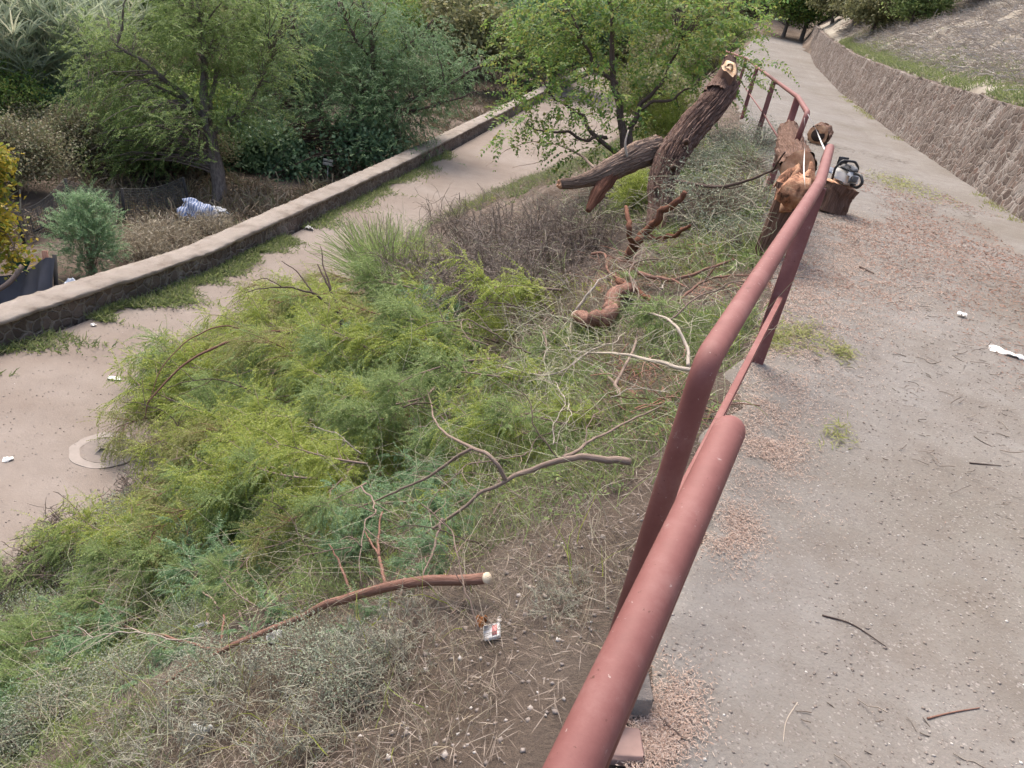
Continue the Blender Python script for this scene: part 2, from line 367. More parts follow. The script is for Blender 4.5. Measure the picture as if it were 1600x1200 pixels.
L_yel = leafmat('leaf_yellow_green', [(.3, .36, .06), (.38, .42, .09), (.25, .34, .065), (.44, .46, .18)], .5)
L_mid = leafmat('leaf_mid_green', [(.2, .285, .09), (.27, .355, .125), (.17, .25, .1), (.36, .41, .17)], .5)
L_olive = leafmat('leaf_olive', [(.24, .28, .08), (.31, .34, .1), (.26, .23, .11), (.38, .39, .17)], .45)
L_blue = leafmat('leaf_blue_green', [(.13, .24, .11), (.19, .31, .16), (.27, .37, .22), (.15, .27, .1)], .45)
L_grass = leafmat('grass_green', [(.15, .2, .075), (.21, .26, .1), (.28, .32, .13), (.15, .19, .1), (.37, .36, .22)], .45)
L_dry = leafmat('grass_dry', [(.27, .225, .15), (.36, .31, .22), (.2, .155, .11), (.42, .37, .28), (.24, .22, .14)], .2)
L_red = leafmat('litter_red', [(.22, .105, .07), (.3, .165, .115), (.16, .085, .06), (.38, .24, .18)], .1, .8)
L_brown = leafmat('litter_brown', [(.19, .15, .12), (.28, .23, .19), (.13, .1, .08), (.36, .31, .26)], .1, .8)
L_greyg = leafmat('leaf_grey_green', [(.22, .26, .18), (.3, .33, .25), (.19, .23, .15), (.36, .38, .3)], .2, .8)
L_tree = leafmat('leaf_tree', [(.14, .22, .07), (.2, .29, .085), (.26, .32, .11), (.16, .24, .095)], .5)
L_treel = leafmat('leaf_tree_light', [(.12, .23, .055), (.18, .29, .065), (.26, .33, .085), (.09, .18, .065), (.31, .3, .08), (.1, .2, .07)], .5)
L_dark = leafmat('leaf_dark', [(.1, .185, .085), (.145, .24, .11), (.2, .285, .14), (.115, .21, .1)], .45)
L_broad = leafmat('leaf_broad', [(.085, .16, .085), (.125, .21, .115), (.18, .26, .15), (.1, .18, .09)], .35)
L_reed = leafmat('leaf_reed', [(.34, .4, .27), (.43, .48, .35), (.26, .33, .2), (.5, .5, .37)], .45)
L_autumn = leafmat('leaf_autumn', [(.36, .29, .035), (.45, .33, .045), (.25, .27, .04), (.14, .2, .035)], .4)
L_far = leafmat('leaf_far', [(.17, .175, .085), (.23, .235, .11), (.28, .265, .14), (.13, .155, .07)], .4)
L_brownshrub = leafmat('leaf_brown_shrub', [(.17, .125, .09), (.23, .185, .13), (.13, .12, .075), (.27, .23, .17)], .2)
L_bbrown = leafmat('leaf_half_dead', [(.19, .15, .1), (.24, .22, .13), (.16, .19, .09), (.28, .25, .18)], .3)
L_twig = leafmat('bare_twigs', [(.14, .105, .085), (.22, .175, .145), (.31, .26, .22), (.1, .075, .062)], .05, .8)
def f_stone(n, b):
    r = N(n, 'ShaderNodeNewGeometry').outputs['Random Per Island']
    n.links.new(ramp(n, r, [(0, (.2, .165, .14)), (.6, (.25, .215, .19)), (.92, (.36, .325, .295)), (1, (.58, .55, .51))]), b.inputs['Base Color'])
M_stones = mat('pebbles', f_stone, .85, .2)
def f_saw(n, b):
    r = N(n, 'ShaderNodeNewGeometry').outputs['Random Per Island']
    n.links.new(ramp(n, r, [(0, (.3, .2, .15)), (.5, (.42, .315, .255)), (1, (.5, .41, .345))]), b.inputs['Base Color'])
M_saw = mat('wood_chips', f_saw, .9, .1)
M_white = flat('white_paper', (.72, .7, .66), .7, .12, 20)
M_black = flat('black_plastic', (.02, .02, .022), .45, .3, 30, .5)
M_net = flat('dark_netting', (.035, .038, .05), .8, .35, 6)
M_post = flat('dark_post', (.035, .033, .032), .8, .4, 10)

# ------------------------------------------------------------ setting: ground, path, road
def cells(parts): return np.unique(np.round(np.concatenate([np.arange(a, b, s) for a, b, s in parts]), 4))
def sheet(name, X, Y, Z, m, kind='structure'):
    g = Geo(); ny, nx = X.shape; i = np.arange(ny-1)[:, None]*nx; j = np.arange(nx-1)[None]
    g.add(np.stack([X, Y, Z], -1), np.stack([i+j, i+j+1, i+nx+j+1, i+nx+j], -1))
    return tag(g.build(name, m), kind=kind)
xs = cells([(-420, -60, 12), (-60, -26, 1.2), (-26, -10.5, .35), (-10.5, -3.2, .08), (-3.2, 1.2, .033), (1.2, 5.5, .08), (5.5, 14, .2), (14, 40, .8), (40, 421, 12)])
ys = cells([(-60, -6, 3), (-6, 0, .12), (0, 5.6, .035), (5.6, 16, .08), (16, 48, .3), (48, 130, 1.6), (130, 520, 15)])
X, Y = np.meshgrid(xs, ys); sheet('ground', X, Y, height(X, Y), M_soil)
Yh, Th = np.meshgrid(cells([(-6, 60, .2)]), np.concatenate([np.arange(.3, 8, .15), np.arange(8, 42, .8)]), indexing='ij'); Xh = xwallr(Yh)+Th
M_hill = mat('hill_soil', lambda n, b: n.links.new(ramp(n, nz(n, coord(n, 'Position', (1, 1, 1)), 1.1, 8, .75), [(.34, (.13, .1, .078)), (.46, (.24, .21, .17)), (.6, (.34, .31, .26)), (.75, (.23, .25, .14))]), b.inputs['Base Color']), .95, .1)
sheet('hillside', Xh, Yh, height(Xh, Yh)+.02, M_hill)
ys = cells([(-8, 12, .05), (12, 26, .15), (26, 76, .6)]); tt = np.linspace(0, 1, 90)
Yp, T = np.meshgrid(ys, tt, indexing='ij'); xl = xedge(Yp)+.06+.2*(1-sstep(1.5, 3.2, Yp))+fbm(Yp*2.5, Yp*0, 31)*.16; xr = xwallr(Yp)+.1; Xp = xl+(xr-xl)*T
Zp = zpath(Yp)+.006+fbm(Xp*.8, Yp*.8, 33)*.03*np.minimum(T*8, 1)+fbm(Xp*7, Yp*7, 34, 2)*.008-(T == 0)*.06
sheet('path', Xp, Yp, Zp, M_path)
g = Geo(); Yg = cells([(-2, 20, .3), (20, 60, 1)]); a = xwallr(Yg); off = fbm(Yg*1.5, Yg*0, 38)*.12
def strip(x0, x1, dz):
    gx = np.stack([x0, x1], 1); sheet_v = np.stack([gx, np.stack([Yg, Yg], 1), np.stack([zpath(Yg), zpath(Yg)], 1)+dz], -1)
    return sheet_v
n_ = len(Yg); g = Geo(); za = zpath(Yg); V = np.stack([np.stack([a-.85+off, Yg, za-.02], 1), np.stack([a-.7+off, Yg, za+.022], 1), np.stack([a-.3, Yg, za+.03], 1), np.stack([a+.05, Yg, za+.045], 1)], 1)
i = np.arange(n_-1)[:, None]*4; j = np.arange(3)[None]; g.add(V, np.stack([i+j, i+j+1, i+j+5, i+j+4], -1)); tag(g.build('gutter', M_path), kind='structure')
ys = cells([(-8, 20, .12), (20, 60, .5)]); tt = np.linspace(0, 1, 40)
Yr, T = np.meshgrid(ys, tt, indexing='ij'); xl = xwalll(Yr)+.1; xr = xfoot(Yr)+.12+fbm(Yr*1.2, Yr*0, 41)*.15; Xr = xl+(xr-xl)*T
Zr = ZR+.012+fbm(Xr*.9, Yr*.9, 43)*.035+fbm(Xr*6, Yr*6, 44, 2)*.012-sstep(.97, 1, T)*.06
sheet('lower_road', Xr, Yr, Zr, M_road)

# ------------------------------------------------------------ walls
def wall_mesh(path, h, thick, batter, step, seed, amp, rows):
    """rough wall following path points (x, y, z of its base): front face faces -normal"""
    p = np.array(path); n = len(p); T = nrm(np.gradient(p[:, :2], axis=0)); Nn = np.stack([T[:, 1], -T[:, 0]], 1)  # right of travel
    L = np.concatenate([[0], np.cumsum(np.linalg.norm(np.diff(p[:, :2], axis=0), axis=1))])
    prof = [(-1, 0)]*0
    sec = [(0, -.15)]+[(batter*k/rows, h*k/rows) for k in range(rows+1)]+[(thick*.5, h+.01), (thick, h), (thick, -.15)]
    sec = np.array(sec); m = len(sec); V = np.zeros((n, m, 3))
    for k, (o, z) in enumerate(sec):
        d = o+(fbm(L*2.2, np.full(n, z*2.2), seed)*amp+fbm(L*6, np.full(n, z*6), seed+3, 2)*amp*.4 if k <= rows+1 else 0)
        zz = z+(fbm(L*1.6, np.full(n, 0.), seed+8)*amp*1.2 if k >= rows else 0)
        V[:, k, :2] = p[:, :2]+Nn*np.broadcast_to(d, (n,))[:, None]; V[:, k, 2] = p[:, 2]+zz
    g = Geo(); i = np.arange(n-1)[:, None]*m; j = np.arange(m-1)[None]
    g.add(V, np.stack([i+j, i+m+j, i+m+j+1, i+j+1], -1)); return g
yw = cells([(-3, 26, .045), (26, 62, .25)])
rw = thing('retaining_wall', 'long rough pinkish rubble stone retaining wall along the far side of the path', 'wall', (xwallr(0), 0, 0))
wall_mesh(np.stack([xwallr(yw), yw, zpath(yw)], 1), 1.36, .42, .2, .05, 51, .04, 34).build('stone_facing', M_rwall, rw)
yw = cells([(-8, 24, .07), (24, 60, .3)])
pw = thing('parapet_wall', 'low stone wall with pale concrete coping along the outer side of the lower road', 'wall', (xwalll(0), 0, ZR))
base = np.stack([xwalll(yw), yw, np.full(len(yw), ZR)], 1)[::-1]
wall_mesh(base, .35, .42, .03, .05, 61, .035, 8).build('stone_body', M_pwall, pw)
n = len(yw); T2 = nrm(np.gradient(base[:, :2], axis=0)); N2 = np.stack([T2[:, 1], -T2[:, 0]], 1); LL = base[:, 1]
sec = [(-.01, .35), (-.03, .36), (-.032, .405), (-.02, .42), (.12, .426), (.3, .424), (.43, .418), (.45, .34)]; V = np.zeros((n, len(sec), 3))
for k, (o, z) in enumerate(sec):
    d = o+fbm(LL*2.5, LL*0+k*.3, 66)*.025+fbm(LL*14, LL*0+k*3, 68)*.02; V[:, k, :2] = base[:, :2]+N2*d[:, None]; V[:, k, 2] = ZR+z+fbm(LL*4, LL*0+k, 67)*.012+fbm(LL*22, LL*0+k*5, 69, 2)*.016
g = Geo(); m = len(sec); i = np.arange(n-1)[:, None]*m; j = np.arange(m-1)[None]; g.add(V, np.stack([i+j, i+m+j, i+m+j+1, i+j+1], -1)); g.build('coping', M_coping, pw)

# ------------------------------------------------------------ handrails
def arc_path(pts, r=.09, k=6):
    out = [np.array(pts[0], float)]
    for a, b, c in zip(pts[:-2], pts[1:-1], pts[2:]):
        a, b, c = map(lambda v: np.array(v, float), (a, b, c)); d1 = nrm(a-b); d2 = nrm(c-b); s, e = b+d1*r, b+d2*r
        for t in np.linspace(0, 1, k): out.append((1-t)**2*s+2*t*(1-t)*b+t*t*e)
    out.append(np.array(pts[-1], float)); return np.array(out)
def rail_dir(y): return nrm(np.array([float(xrail(y+.3)-xrail(y-.3)), .6, 0]))
def post_box(g, p, z0, z1, w=.08, t=.035):
    d = rail_dir(p[1]); s = np.array([d[1], -d[0], 0]); R = np.stack([s, d, [0, 0, 1]], 1)
    g.box([p[0], p[1], (z0+z1)/2], [w, t, z1-z0], R, .004); return g
TR = .03
a1, a2 = ond(903, 1185, .845), ond(1141, 668, 1.40); d1 = nrm(a2-a1)
hr1 = thing('handrail', 'thick rust red tube handrail nearest the camera ending in a rounded bend', 'handrail', (a2[0], a2[1], 0))
p0 = a1-d1*1.3; foot = np.array([a2[0]-.055, a2[1]-.04, -.12])
Geo().tube(arc_path([p0, a2+d1*.03, foot], .07, 9), TR, 24).build('top_rail', M_paint, hr1)
bp = onground([p0[0], p0[1], 0]); Geo().tube([bp-np.array([0, 0, .1]), [bp[0], bp[1], p0[2]]], TR*.95, 16).build('post', M_paint, hr1)
mz = .42
A = ond(1105, 562, 1.72); P2 = ond(1281, 286, 4.02); E2 = ond(1297, 230, 5.35)
hr2 = thing('handrail', 'middle rust red handrail section with bent tube post and flat post beside the logs', 'handrail', (A[0], A[1], 0))
footA = np.array([A[0]+.02, A[1]+.06, float(height(A[0], A[1]))-.25])
Geo().tube(arc_path([footA, A, P2, E2, E2+np.array([.03, .1, -.12])], .07, 9), TR, 24).build('top_rail', M_paint, hr2)
z2 = float(zpath(P2[1])); g = Geo(); post_box(g, P2+np.array([.0, 0, 0]), z2-.2, P2[2]-.02, .085, .04); g.build('post', M_paint, hr2)
m1 = np.array([P2[0]-.0, P2[1]-.03, z2+.42]); m0 = np.array([A[0]+.02, A[1]+.05, .36])
R = nrm(m0-m1); s = nrm(np.cross(R, [0, 0, 1.])); Geo().box((m0+m1)/2, [.03, np.linalg.norm(m1-m0), .03], np.stack([s, R, np.cross(s, R)], 1), .003).build('mid_rail', M_paint, hr2)
hr3 = thing('handrail', 'distant red handrail section along the bend of the path with its broken end curled down', 'handrail', (2.7, 9.9, -.2))
tops = [ond(1262, 176, 7.5), ond(1247, 152, 9.0), ond(1210, 125, 12.8), ond(1183, 105, 16.6), ond(1166, 91, 20.4)]
endp = tops[0]+np.array([-.03, -.06, -.3])
Geo().tube(arc_path([endp]+tops+[tops[-1]+np.array([-.1, 3, -.05])], .08, 6), .027, 14).build('top_rail', M_paint, hr3)
for t in tops[1:]:
    g = Geo(); post_box(g, t, float(zpath(t[1]))-.25, t[2]-.01, .08, .045); g.build('post', M_paint, hr3)
mids = [t-np.array([0, 0, .55]) for t in tops[1:]]
Geo().tube(mids, .013, 8).build('mid_rail', M_paint, hr3)
# barrier tape hanging between the broken rail ends
g = Geo()
for q in ([(1257, 184, 7.5), (1257.5, 220, 6.6), (1256, 262, 5.4), (1258, 292, 4.2)], [(1262, 178, 7.5), (1274, 200, 7.0), (1287, 230, 5.6), (1294, 236, 5.36)]):
    P = spline([ond(*a) for a in q], 24); n_ = len(P); tw = np.linspace(0, 7, n_); sd = np.stack([np.cos(tw)*.3+.9, np.sin(tw)*.3, np.sin(tw)*.5], 1)[None]
    g.ribbons(P[None], np.full((1, n_), .0055), sd)
tag(g.build('barrier_tape', flat('white_tape', (.8, .79, .77), .5, .08)), 'white barrier tape stretched over the gap in the red handrail', 'tape')

# ------------------------------------------------------------ felled wood
def bark_bump(seed, k=9, amp=.2, ls=1.6):
    def f(th, L):
        a = fbm(np.cos(th)*k*.5+7, np.sin(th)*k*.5+L*ls*.8, seed, 3); b = np.abs(noise(th*k/6.283*2+fbm(np.cos(th)+L*2.2, np.sin(th)+L*2.2, seed+9, 2)*2.2, np.full_like(th, L*ls*2.6), seed+4)-.5)*2; a = a+fbm(th*k, np.full_like(th, L*9), seed+6, 2)*.5+(np.abs(noise(th*k*.35, np.full_like(th, L*6.5), seed+7)-.5) < .05)*-.5
        return 1+a*.18+(b-.5)*amp
    return f
def log_part(parent, name, pts, rads, m, seed, sides=72, rings=70, k=9, amp=.16, cut=M_cut, cutends=(True, True)):
    P = spline(pts, rings); r = np.interp(np.linspace(0, 1, rings), np.linspace(0, 1, len(rads)), rads)
    b = Geo().tube(P, r, sides, False, bark_bump(seed, k, amp)).build(name, m, parent)
    for e, (i0, i1) in zip(cutends, ((0, 1), (-1, -2))):
        if not e: continue
        T = nrm(P[i0]-P[i1]); a = nrm(np.cross(T, [0.3, .2, 1.])); c = np.cross(T, a); th = np.linspace(0, 2*math.pi, 40, endpoint=False)
        V = [P[i0]+T*.012]; tri = []
        for q in (.35, .7, .985):
            for w in th: V.append(P[i0]+T*(.012+(.012*math.sin(w*3+seed) if q < .9 else -.02))+(a*math.cos(w)+c*math.sin(w))*r[i0]*q*(1+.06*math.sin(3*w+seed)))
        for k_ in range(40): tri.append([0, 1+k_, 1+(k_+1) % 40])
        Q = [[1+w*40+k_, 1+(w+1)*40+k_, 1+(w+1)*40+(k_+1) % 40, 1+w*40+(k_+1) % 40] for w in range(2) for k_ in range(40)]
        g = Geo(); g.add(V, Q, tri); g.build('cut_face', cut, b)
    return b
D = 9.6
tk = thing('leaning_trunk', 'thick furrowed brown tree trunk leaning up from the slope with its top sawn off', 'tree trunk', ond(1015, 360, D))
log_part(tk, 'trunk', [ond(1022, 375, D-.35), ond(1029, 325, D-.15), ond(1033, 292, D-.05), ond(1046, 250, D+.05), ond(1076, 205, D+.2), ond(1112, 165, D+.35), ond(1134, 132, D+.5)], [.11, .13, .16, .185, .18, .18, .175], M_bark, 3, 260, 240, 34, .11, cutends=(False, False))
log_part(tk, 'sawn_top', [ond(1118, 150, D+.35), ond(1136, 118, D+.5), ond(1140, 92, D+.55)], [.17, .13, .085], M_bark, 5, 60, 26, 8, .12, cutends=(False, True))
cpt = ond(1140, 106, D+.27); th = np.linspace(0, 2*math.pi, 36, endpoint=False); V = [cpt]; ax = nrm(-fw*.8+UP*.5+RT*.1); ex = nrm(np.cross(UP, ax)); ey = np.cross(ax, ex)
for q, dq in ((.5, .0), (1, -.01), (1.12, -.12), (1.15, -.3)):
    for w in th: V.append(cpt+ex*(.095*q*math.cos(w)*(1+.1*math.sin(2*w)))+ey*q*(.15*math.sin(w)+.02*math.sin(w*5))+ax*(dq+(.025*math.sin(w*2) if q < 1.1 else 0)))
g2 = Geo(); g2.add(V[:73], [[1+k, 1+(k+1) % 36, 37+(k+1) % 36, 37+k] for k in range(36)], [[0, 1+k, 1+(k+1) % 36] for k in range(36)]); g2.build('sawn_face', M_cutpale2, tk)
g2 = Geo(); g2.add(V[37:], [[w*36+k, w*36+(k+1) % 36, (w+1)*36+(k+1) % 36, (w+1)*36+k] for w in range(2) for k in range(36)]); g2.build('sawn_rim', M_bark, tk)
for (px, py, r) in ((1052, 262, .045), (1026, 296, .04), (1072, 222, .04)):
    P = np.array([ond(px, py, D-.15), ond(px+1, py-2, D-.3)]); Geo().tube(spline(P, 4), [r, r*.9, r*.7, r*.4], 12).build('knot', M_bark, tk)
lg = thing('cut_log', 'shaggy brown log with a pale cut end lying left of the leaning trunk', 'log', ond(945, 275, D))
log_part(lg, 'bark', [ond(1030, 232, D+.25), ond(995, 244, D+.15), ond(950, 268, D), ond(908, 284, D-.1), ond(874, 288, D-.2)], [.17, .17, .13, .075, .06], M_barktan, 12, 140, 120, 22, .12)
Geo().tube(spline([ond(980, 246, D-.05), ond(977, 225, D-.1), ond(982, 203, D-.1)], 9), np.linspace(.02, .008, 9), 8).build('snag', M_stickpale, lg)
Geo().tube(spline([ond(960, 262, D+.05), ond(940, 292, D-.05), ond(928, 312, D-.1), ond(918, 330, D-.15)], 24), np.interp(np.linspace(0, 1, 24), [0, .5, 1], [.12, .09, .03]), 40, True, bark_bump(8, 18, .3)).build('side_limb', M_torn, lg)

# ragged hollow stump at the gap in the handrail
sb = np.array([float(xrail(6.3))-.32, 6.3, 0]); sb[2] = float(height(sb[0], sb[1]))
q0, q1 = ond(1206, 380, 6.75), ond(1246, 296, 6.6)
st = thing('broken_stump', 'big red barked hollow tree stump breaking through the gap in the red handrail', 'tree stump', q0)
P = spline([q0+np.array([-.05, 0, -.5]), q0, (q0*.5+q1*.5), q1], 40)
def stump_bump(th, L): return 1+fbm(np.cos(th)*2+4, np.sin(th)*2+L*.6, 77, 4)*.5+(np.abs(noise(th*7, np.full_like(th, L*2.5), 78)-.5)-.25)*.35
Geo().tube(P, np.interp(np.linspace(0, 1, 40), [0, .3, .8, 1], [.1, .105, .13, .17]), 120, False, stump_bump).build('bark', M_barkred, st)
T = nrm(P[-1]-P[-2]); a = nrm(np.cross(T, [1, 0, 0.])); c = np.cross(T, a); th = np.linspace(0, 2*math.pi, 56, endpoint=False)
g = Geo(); V = []; rr = [1.0, .8, .6, .35, .02]; dz = [0, .06, -.04, -.16, -.2]
for q, z in zip(rr, dz):
    for k, w in enumerate(th):
        jag = (.09*math.sin(w*2+1)+.05*math.sin(5*w)+.03*math.sin(11*w)) if q > .5 else 0
        V.append(P[-1]+T*(z+jag)+(a*math.cos(w)+c*math.sin(w))*.2*q*(1+.12*math.sin(3*w)))
g.add(V, [[i*56+k, i*56+(k+1) % 56, (i+1)*56+(k+1) % 56, (i+1)*56+k] for i in range(4) for k in range(56)]); g.build('hollow_heart', M_heart, st)
g = Geo()
for px, py, l in ((1228, 312, .16), (1266, 275, .2), (1240, 278, .14)):
    p = ond(px, py, 6.45); e = p+UP*l*.6+RT*random.uniform(-.06, .06); g.tube(spline([p-UP*.1, p, e], 8), np.linspace(.06, .012, 8), 9, True, bark_bump(px, 4, .3))
g.build('splinters', M_heart, st)
rg0, rg1 = ond(1250, 285, 6.55), ond(1240, 306, 6.2); rt_ = nrm(rg1-rg0)
def ring_bump(th, L): return 1+.1*np.sin(th*2+1)+.07*np.sin(th*5)+.05*np.sin(th*11+2)
Geo().tube(np.array([rg0, (rg0+rg1)/2, rg1, rg1+rt_*.015, rg1-rt_*.02, rg1-rt_*.1]), [.09, .11, .115, .105, .075, .065], 48, False, ring_bump).build('hollow_ring', M_heart, st); Geo().tube([rg1-rt_*.1, rg1-rt_*.05], .085, 24, True, ring_bump).build('rotten_core', M_rot, st)
ft = thing('fallen_log', 'dark barked log lying from the hollow stump back along the broken handrail', 'log', ond(1232, 245, 7.8))
log_part(ft, 'bark', [ond(1248, 262, 6.9), ond(1240, 245, 7.5), ond(1236, 228, 8.2), ond(1232, 205, 9.0)], [.15, .16, .15, .12], M_barkred, 31, 56, 40, 8, .22)
lb = hit(1290, 336); lb = np.array([lb[0], lb[1], float(zpath(lb[1]))])
ub = thing('log_block', 'upright sawn log block on the path with the chainsaw on top', 'log', lb)
log_part(ub, 'bark', [lb, lb+np.array([.02, .03, .17]), lb+np.array([.045, .05, .32])], [.2, .2, .215], M_barkred, 41, 64, 24, 9, .14)
l2 = hit(1272, 226); l2[2] = float(zpath(l2[1]))+.17
sl2 = thing('log_block', 'short dark hollow log with a pale rim lying behind the barrier tape', 'log', l2)
b2 = log_part(sl2, 'bark', [l2+np.array([-.05, -.2, 0]), l2+np.array([.1, .15, .0]), l2+np.array([.22, .4, .0])], [.19, .2, .18], M_barkred, 45, 48, 20, 7, .14)
dd = nrm(np.array([-.15, -.35, 0.12])); Geo().tube([l2+np.array([-.05, -.2, .0])+dd*.015, l2+np.array([-.05, -.2, 0])+dd*.03], .125, 24).build('hollow', M_rot, sl2)

# chainsaw on the log block
ct = lb+np.array([.07, .03, .335])
cs = thing('chainsaw', 'white and grey chainsaw with black wrap handle resting on the log block', 'chainsaw', ct)
yaw = math.radians(20); Rz = np.array([[math.cos(yaw), -math.sin(yaw), 0], [math.sin(yaw), math.cos(yaw), 0], [0, 0, 1]])
def cl(p): return ct+Rz@np.array(p, float)
M_sawbody = flat('saw_white', (.6, .59, .57), .45, .12, 20, .5); M_sawgrey = flat('saw_grey', (.16, .16, .16), .5, .3, 20, .5); M_steel = flat('steel', (.45, .45, .46), .35, .15, 40, .5, .9)
Geo().box(cl([0, 0, .09]), [.2, .3, .15], Rz, .035).build('body', M_sawbody, cs)
Geo().box(cl([0, -.02, .19]), [.13, .2, .06], Rz, .025).build('engine_cover', M_sawgrey, cs)
Geo().box(cl([0, -.156, .1]), [.1, .02, .07], Rz, .008).build('air_filter', M_sawgrey, cs)
Geo().box(cl([.105, .02, .08]), [.03, .16, .1], Rz, .012).build('sprocket_cover', M_sawbody, cs)
hp = [cl(p) for p in ([-.12, .05, .03], [-.135, .05, .16], [-.09, .03, .255], [.06, .0, .265], [.135, 0, .2], [.14, .02, .07])]
Geo().tube(arc_path(hp, .03, 5), .014, 12).build('front_handle', M_black, cs)
Geo().tube(arc_path([cl(p) for p in ([0, -.13, .16], [0, -.24, .17], [0, -.31, .1], [0, -.26, .03], [0, -.14, .03])], .035, 5), .017, 12).build('rear_handle', M_black, cs)
Geo().box(cl([0, .13, .23]), [.14, .015, .1], Rz, .006).build('hand_guard', M_black, cs)
Geo().box(cl([.085, .34, .07]), [.008, .42, .075], Rz, .003).build('guide_bar', M_steel, cs)

# ------------------------------------------------------------ loose sticks and boughs on the slope
def stick(label, forks, m=M_stick, name='fallen_branch', cut=None, group=None, lift=.06):
    """forks: list of (pixels along it, base radius, tip radius); laid on the slope"""
    o = None
    for k, (px, ra, rb) in enumerate(forks):
        pts = []
        for q in px:
            h = q[2] if len(q) > 2 else lift; pts.append(ond(q[0], q[1], h) if h > 3 else hit(q[0], q[1], h))   # a third value above 3 is a distance, else a height over the slope
        P = spline(pts, 8*len(pts)); P = P+np.stack([fbm(np.linspace(0, 9, len(P)), np.zeros(len(P))+k, int(px[0][0])+s, 2) for s in range(3)], 1)*ra*1.1
        if o is None: o = thing(name, label, 'branch', pts[0], group)
        Geo().tube(P, np.linspace(ra, rb, len(P)), 9, True, bark_bump(int(px[0][0]), 3, .1)).build('limb' if k == 0 else 'twig', m, o)
        if k == 0 and cut is not None:
            T = nrm(P[0]-P[1]); Geo().tube([P[0]-T*.004, P[0]+T*.006], ra*1.01, 14).build('cut_end', cut, o)
    return o
stick('long brown pole with a pale sawn end lying across the lower slope', [([(768, 898, .12), (550, 931, .17), (450, 972, .14), (345, 1018, .1), (255, 1070, .05)], .021, .009),
      ([(605, 920, .12), (592, 868, .2), (596, 800, .3)], .009, .004), ([(592, 868, .2), (570, 830, .27)], .006, .003), ([(550, 931, .1), (535, 890, .2), (515, 850, .25)], .008, .003), ([(345, 1018, .06), (350, 960, .2)], .007, .004), ([(345, 1018, .06), (240, 990, .1), (120, 962, .08)], .009, .003)], M_stickred, cut=M_cutpale)
stick('arched grey brown branch with a long curved fork in the middle of the slope', [([(985, 726, .1), (930, 716, .2), (880, 716, .26), (830, 735, .26), (790, 750, .26), (730, 790, .2), (640, 850, .1)], .017, .006),
      ([(790, 750, .26), (760, 710, .4), (710, 685, .48), (680, 655, .5), (667, 610, .5)], .011, .004), ([(880, 716, .26), (940, 680, .2), (1040, 630, .08)], .009, .004), ([(735, 700, .45), (640, 760, .35), (540, 800, .3)], .008, .003)])
stick('bent red brown limb with a pale cut end half buried in litter', [([(896, 497, .2), (925, 503, .2), (945, 492, .2), (962, 468, .2), (985, 450, .08)], .06, .07)], M_stickred, cut=M_cutpale)
stick('pale forked stick standing upright among the cut boughs', [([(886, 545, .05), (893, 505, .15), (905, 480, .25), (933, 440, .35)], .017, .009), ([(933, 440, .35), (960, 425, .3)], .008, .004)], M_stickpale)
stick('long thin pale branch arching towards the middle handrail', [([(1080, 580, .2), (1040, 568, .22), (980, 555, .22), (920, 550, .2), (850, 548, .15), (780, 565, .1)], .012, .004), ([(920, 550, .2), (860, 585, .14), (780, 572, .2), (690, 552, .15)], .007, .003)], M_stickpale)
stick('curved bare pale branch bending over near the rail bend', [([(1076, 570, .1), (1072, 540, .2), (1050, 505, .3), (1010, 488, .3), (975, 492, .25)], .012, .006)], M_stickpale)
stick('grey forked stick with three arms on the bare soil', [([(972, 636, .04), (968, 612, .08), (962, 600, .1), (985, 560, .14), (996, 520, .18), (988, 498, .18)], .015, .006), ([(962, 600, .1), (945, 585, .1), (922, 568, .1)], .01, .005)], M_stick)
stick('dark dead forked bough rising out of the yellow green heap', [([(535, 532, 9.45), (531, 490, 9.35), (518, 455, 9.35), (495, 412, 9.45)], .03, .008), ([(531, 490, 9.35), (490, 460, 9.25), (440, 448, 9.25), (385, 456, 9.35)], .018, .005), ([(518, 455, 9.35), (507, 420, 9.45), (500, 383, 9.55)], .014, .005), ([(490, 460, 9.25), (465, 425, 9.35), (440, 408, 9.45)], .011, .004), ([(440, 448, 9.25), (415, 435, 9.25), (400, 438, 9.25)], .008, .003)], M_stickdark)
stick('arched brown bough curving down over the left edge of the heap', [([(540, 530, 9.45), (500, 520, 9.35), (455, 519, 9.25), (400, 520, 9.15), (345, 538, 9.00), (290, 570, 8.85), (240, 620, 8.75), (225, 650, 8.75)], .03, .006), ([(400, 520, 9.15), (350, 510, 9.05), (300, 528, 8.95), (255, 570, 8.85), (235, 620, 8.75)], .011, .004), ([(455, 519, 9.25), (420, 540, 9.15), (380, 560, 9.05)], .012, .004)], M_stickred)
stick('red brown splintered branches beneath the leaning trunk', [([(985, 408, .15), (992, 385, .3), (1012, 360, .4), (1035, 335, .55), (1070, 305, .7)], .055, .03), ([(988, 395, .2), (983, 355, .55), (978, 322, .75)], .035, .02), ([(1000, 372, .3), (1040, 372, .3), (1080, 352, .4)], .035, .015)], M_torn)
stick('broken reddish branch lying across the shredded litter', [([(1000, 428, .12), (1050, 436, .14), (1105, 420, .12), (1150, 405, .1)], .02, .01), ([(1050, 436, .14), (1075, 450, .1)], .01, .005)], M_stickred)
stick('short split reddish branch beside the bent limb', [([(965, 440, .15), (990, 450, .15), (1020, 470, .1)], .028, .018)], M_torn)
stick('thin red brown branch running from the litter up to the handrail', [([(1060, 470, .1), (1100, 440, .15), (1140, 432, .15), (1180, 428, .1)], .012, .006), ([(1100, 440, .15), (1120, 415, .3)], .008, .004)], M_stickred)
stick('thin crooked reddish branch trailing across the red litter', [([(925, 395, .15), (945, 398, .15), (952, 425, .15), (975, 440, .12), (985, 462, .08)], .016, .009), ([(945, 398, .15), (980, 410, .12)], .009, .005)], M_stickred)
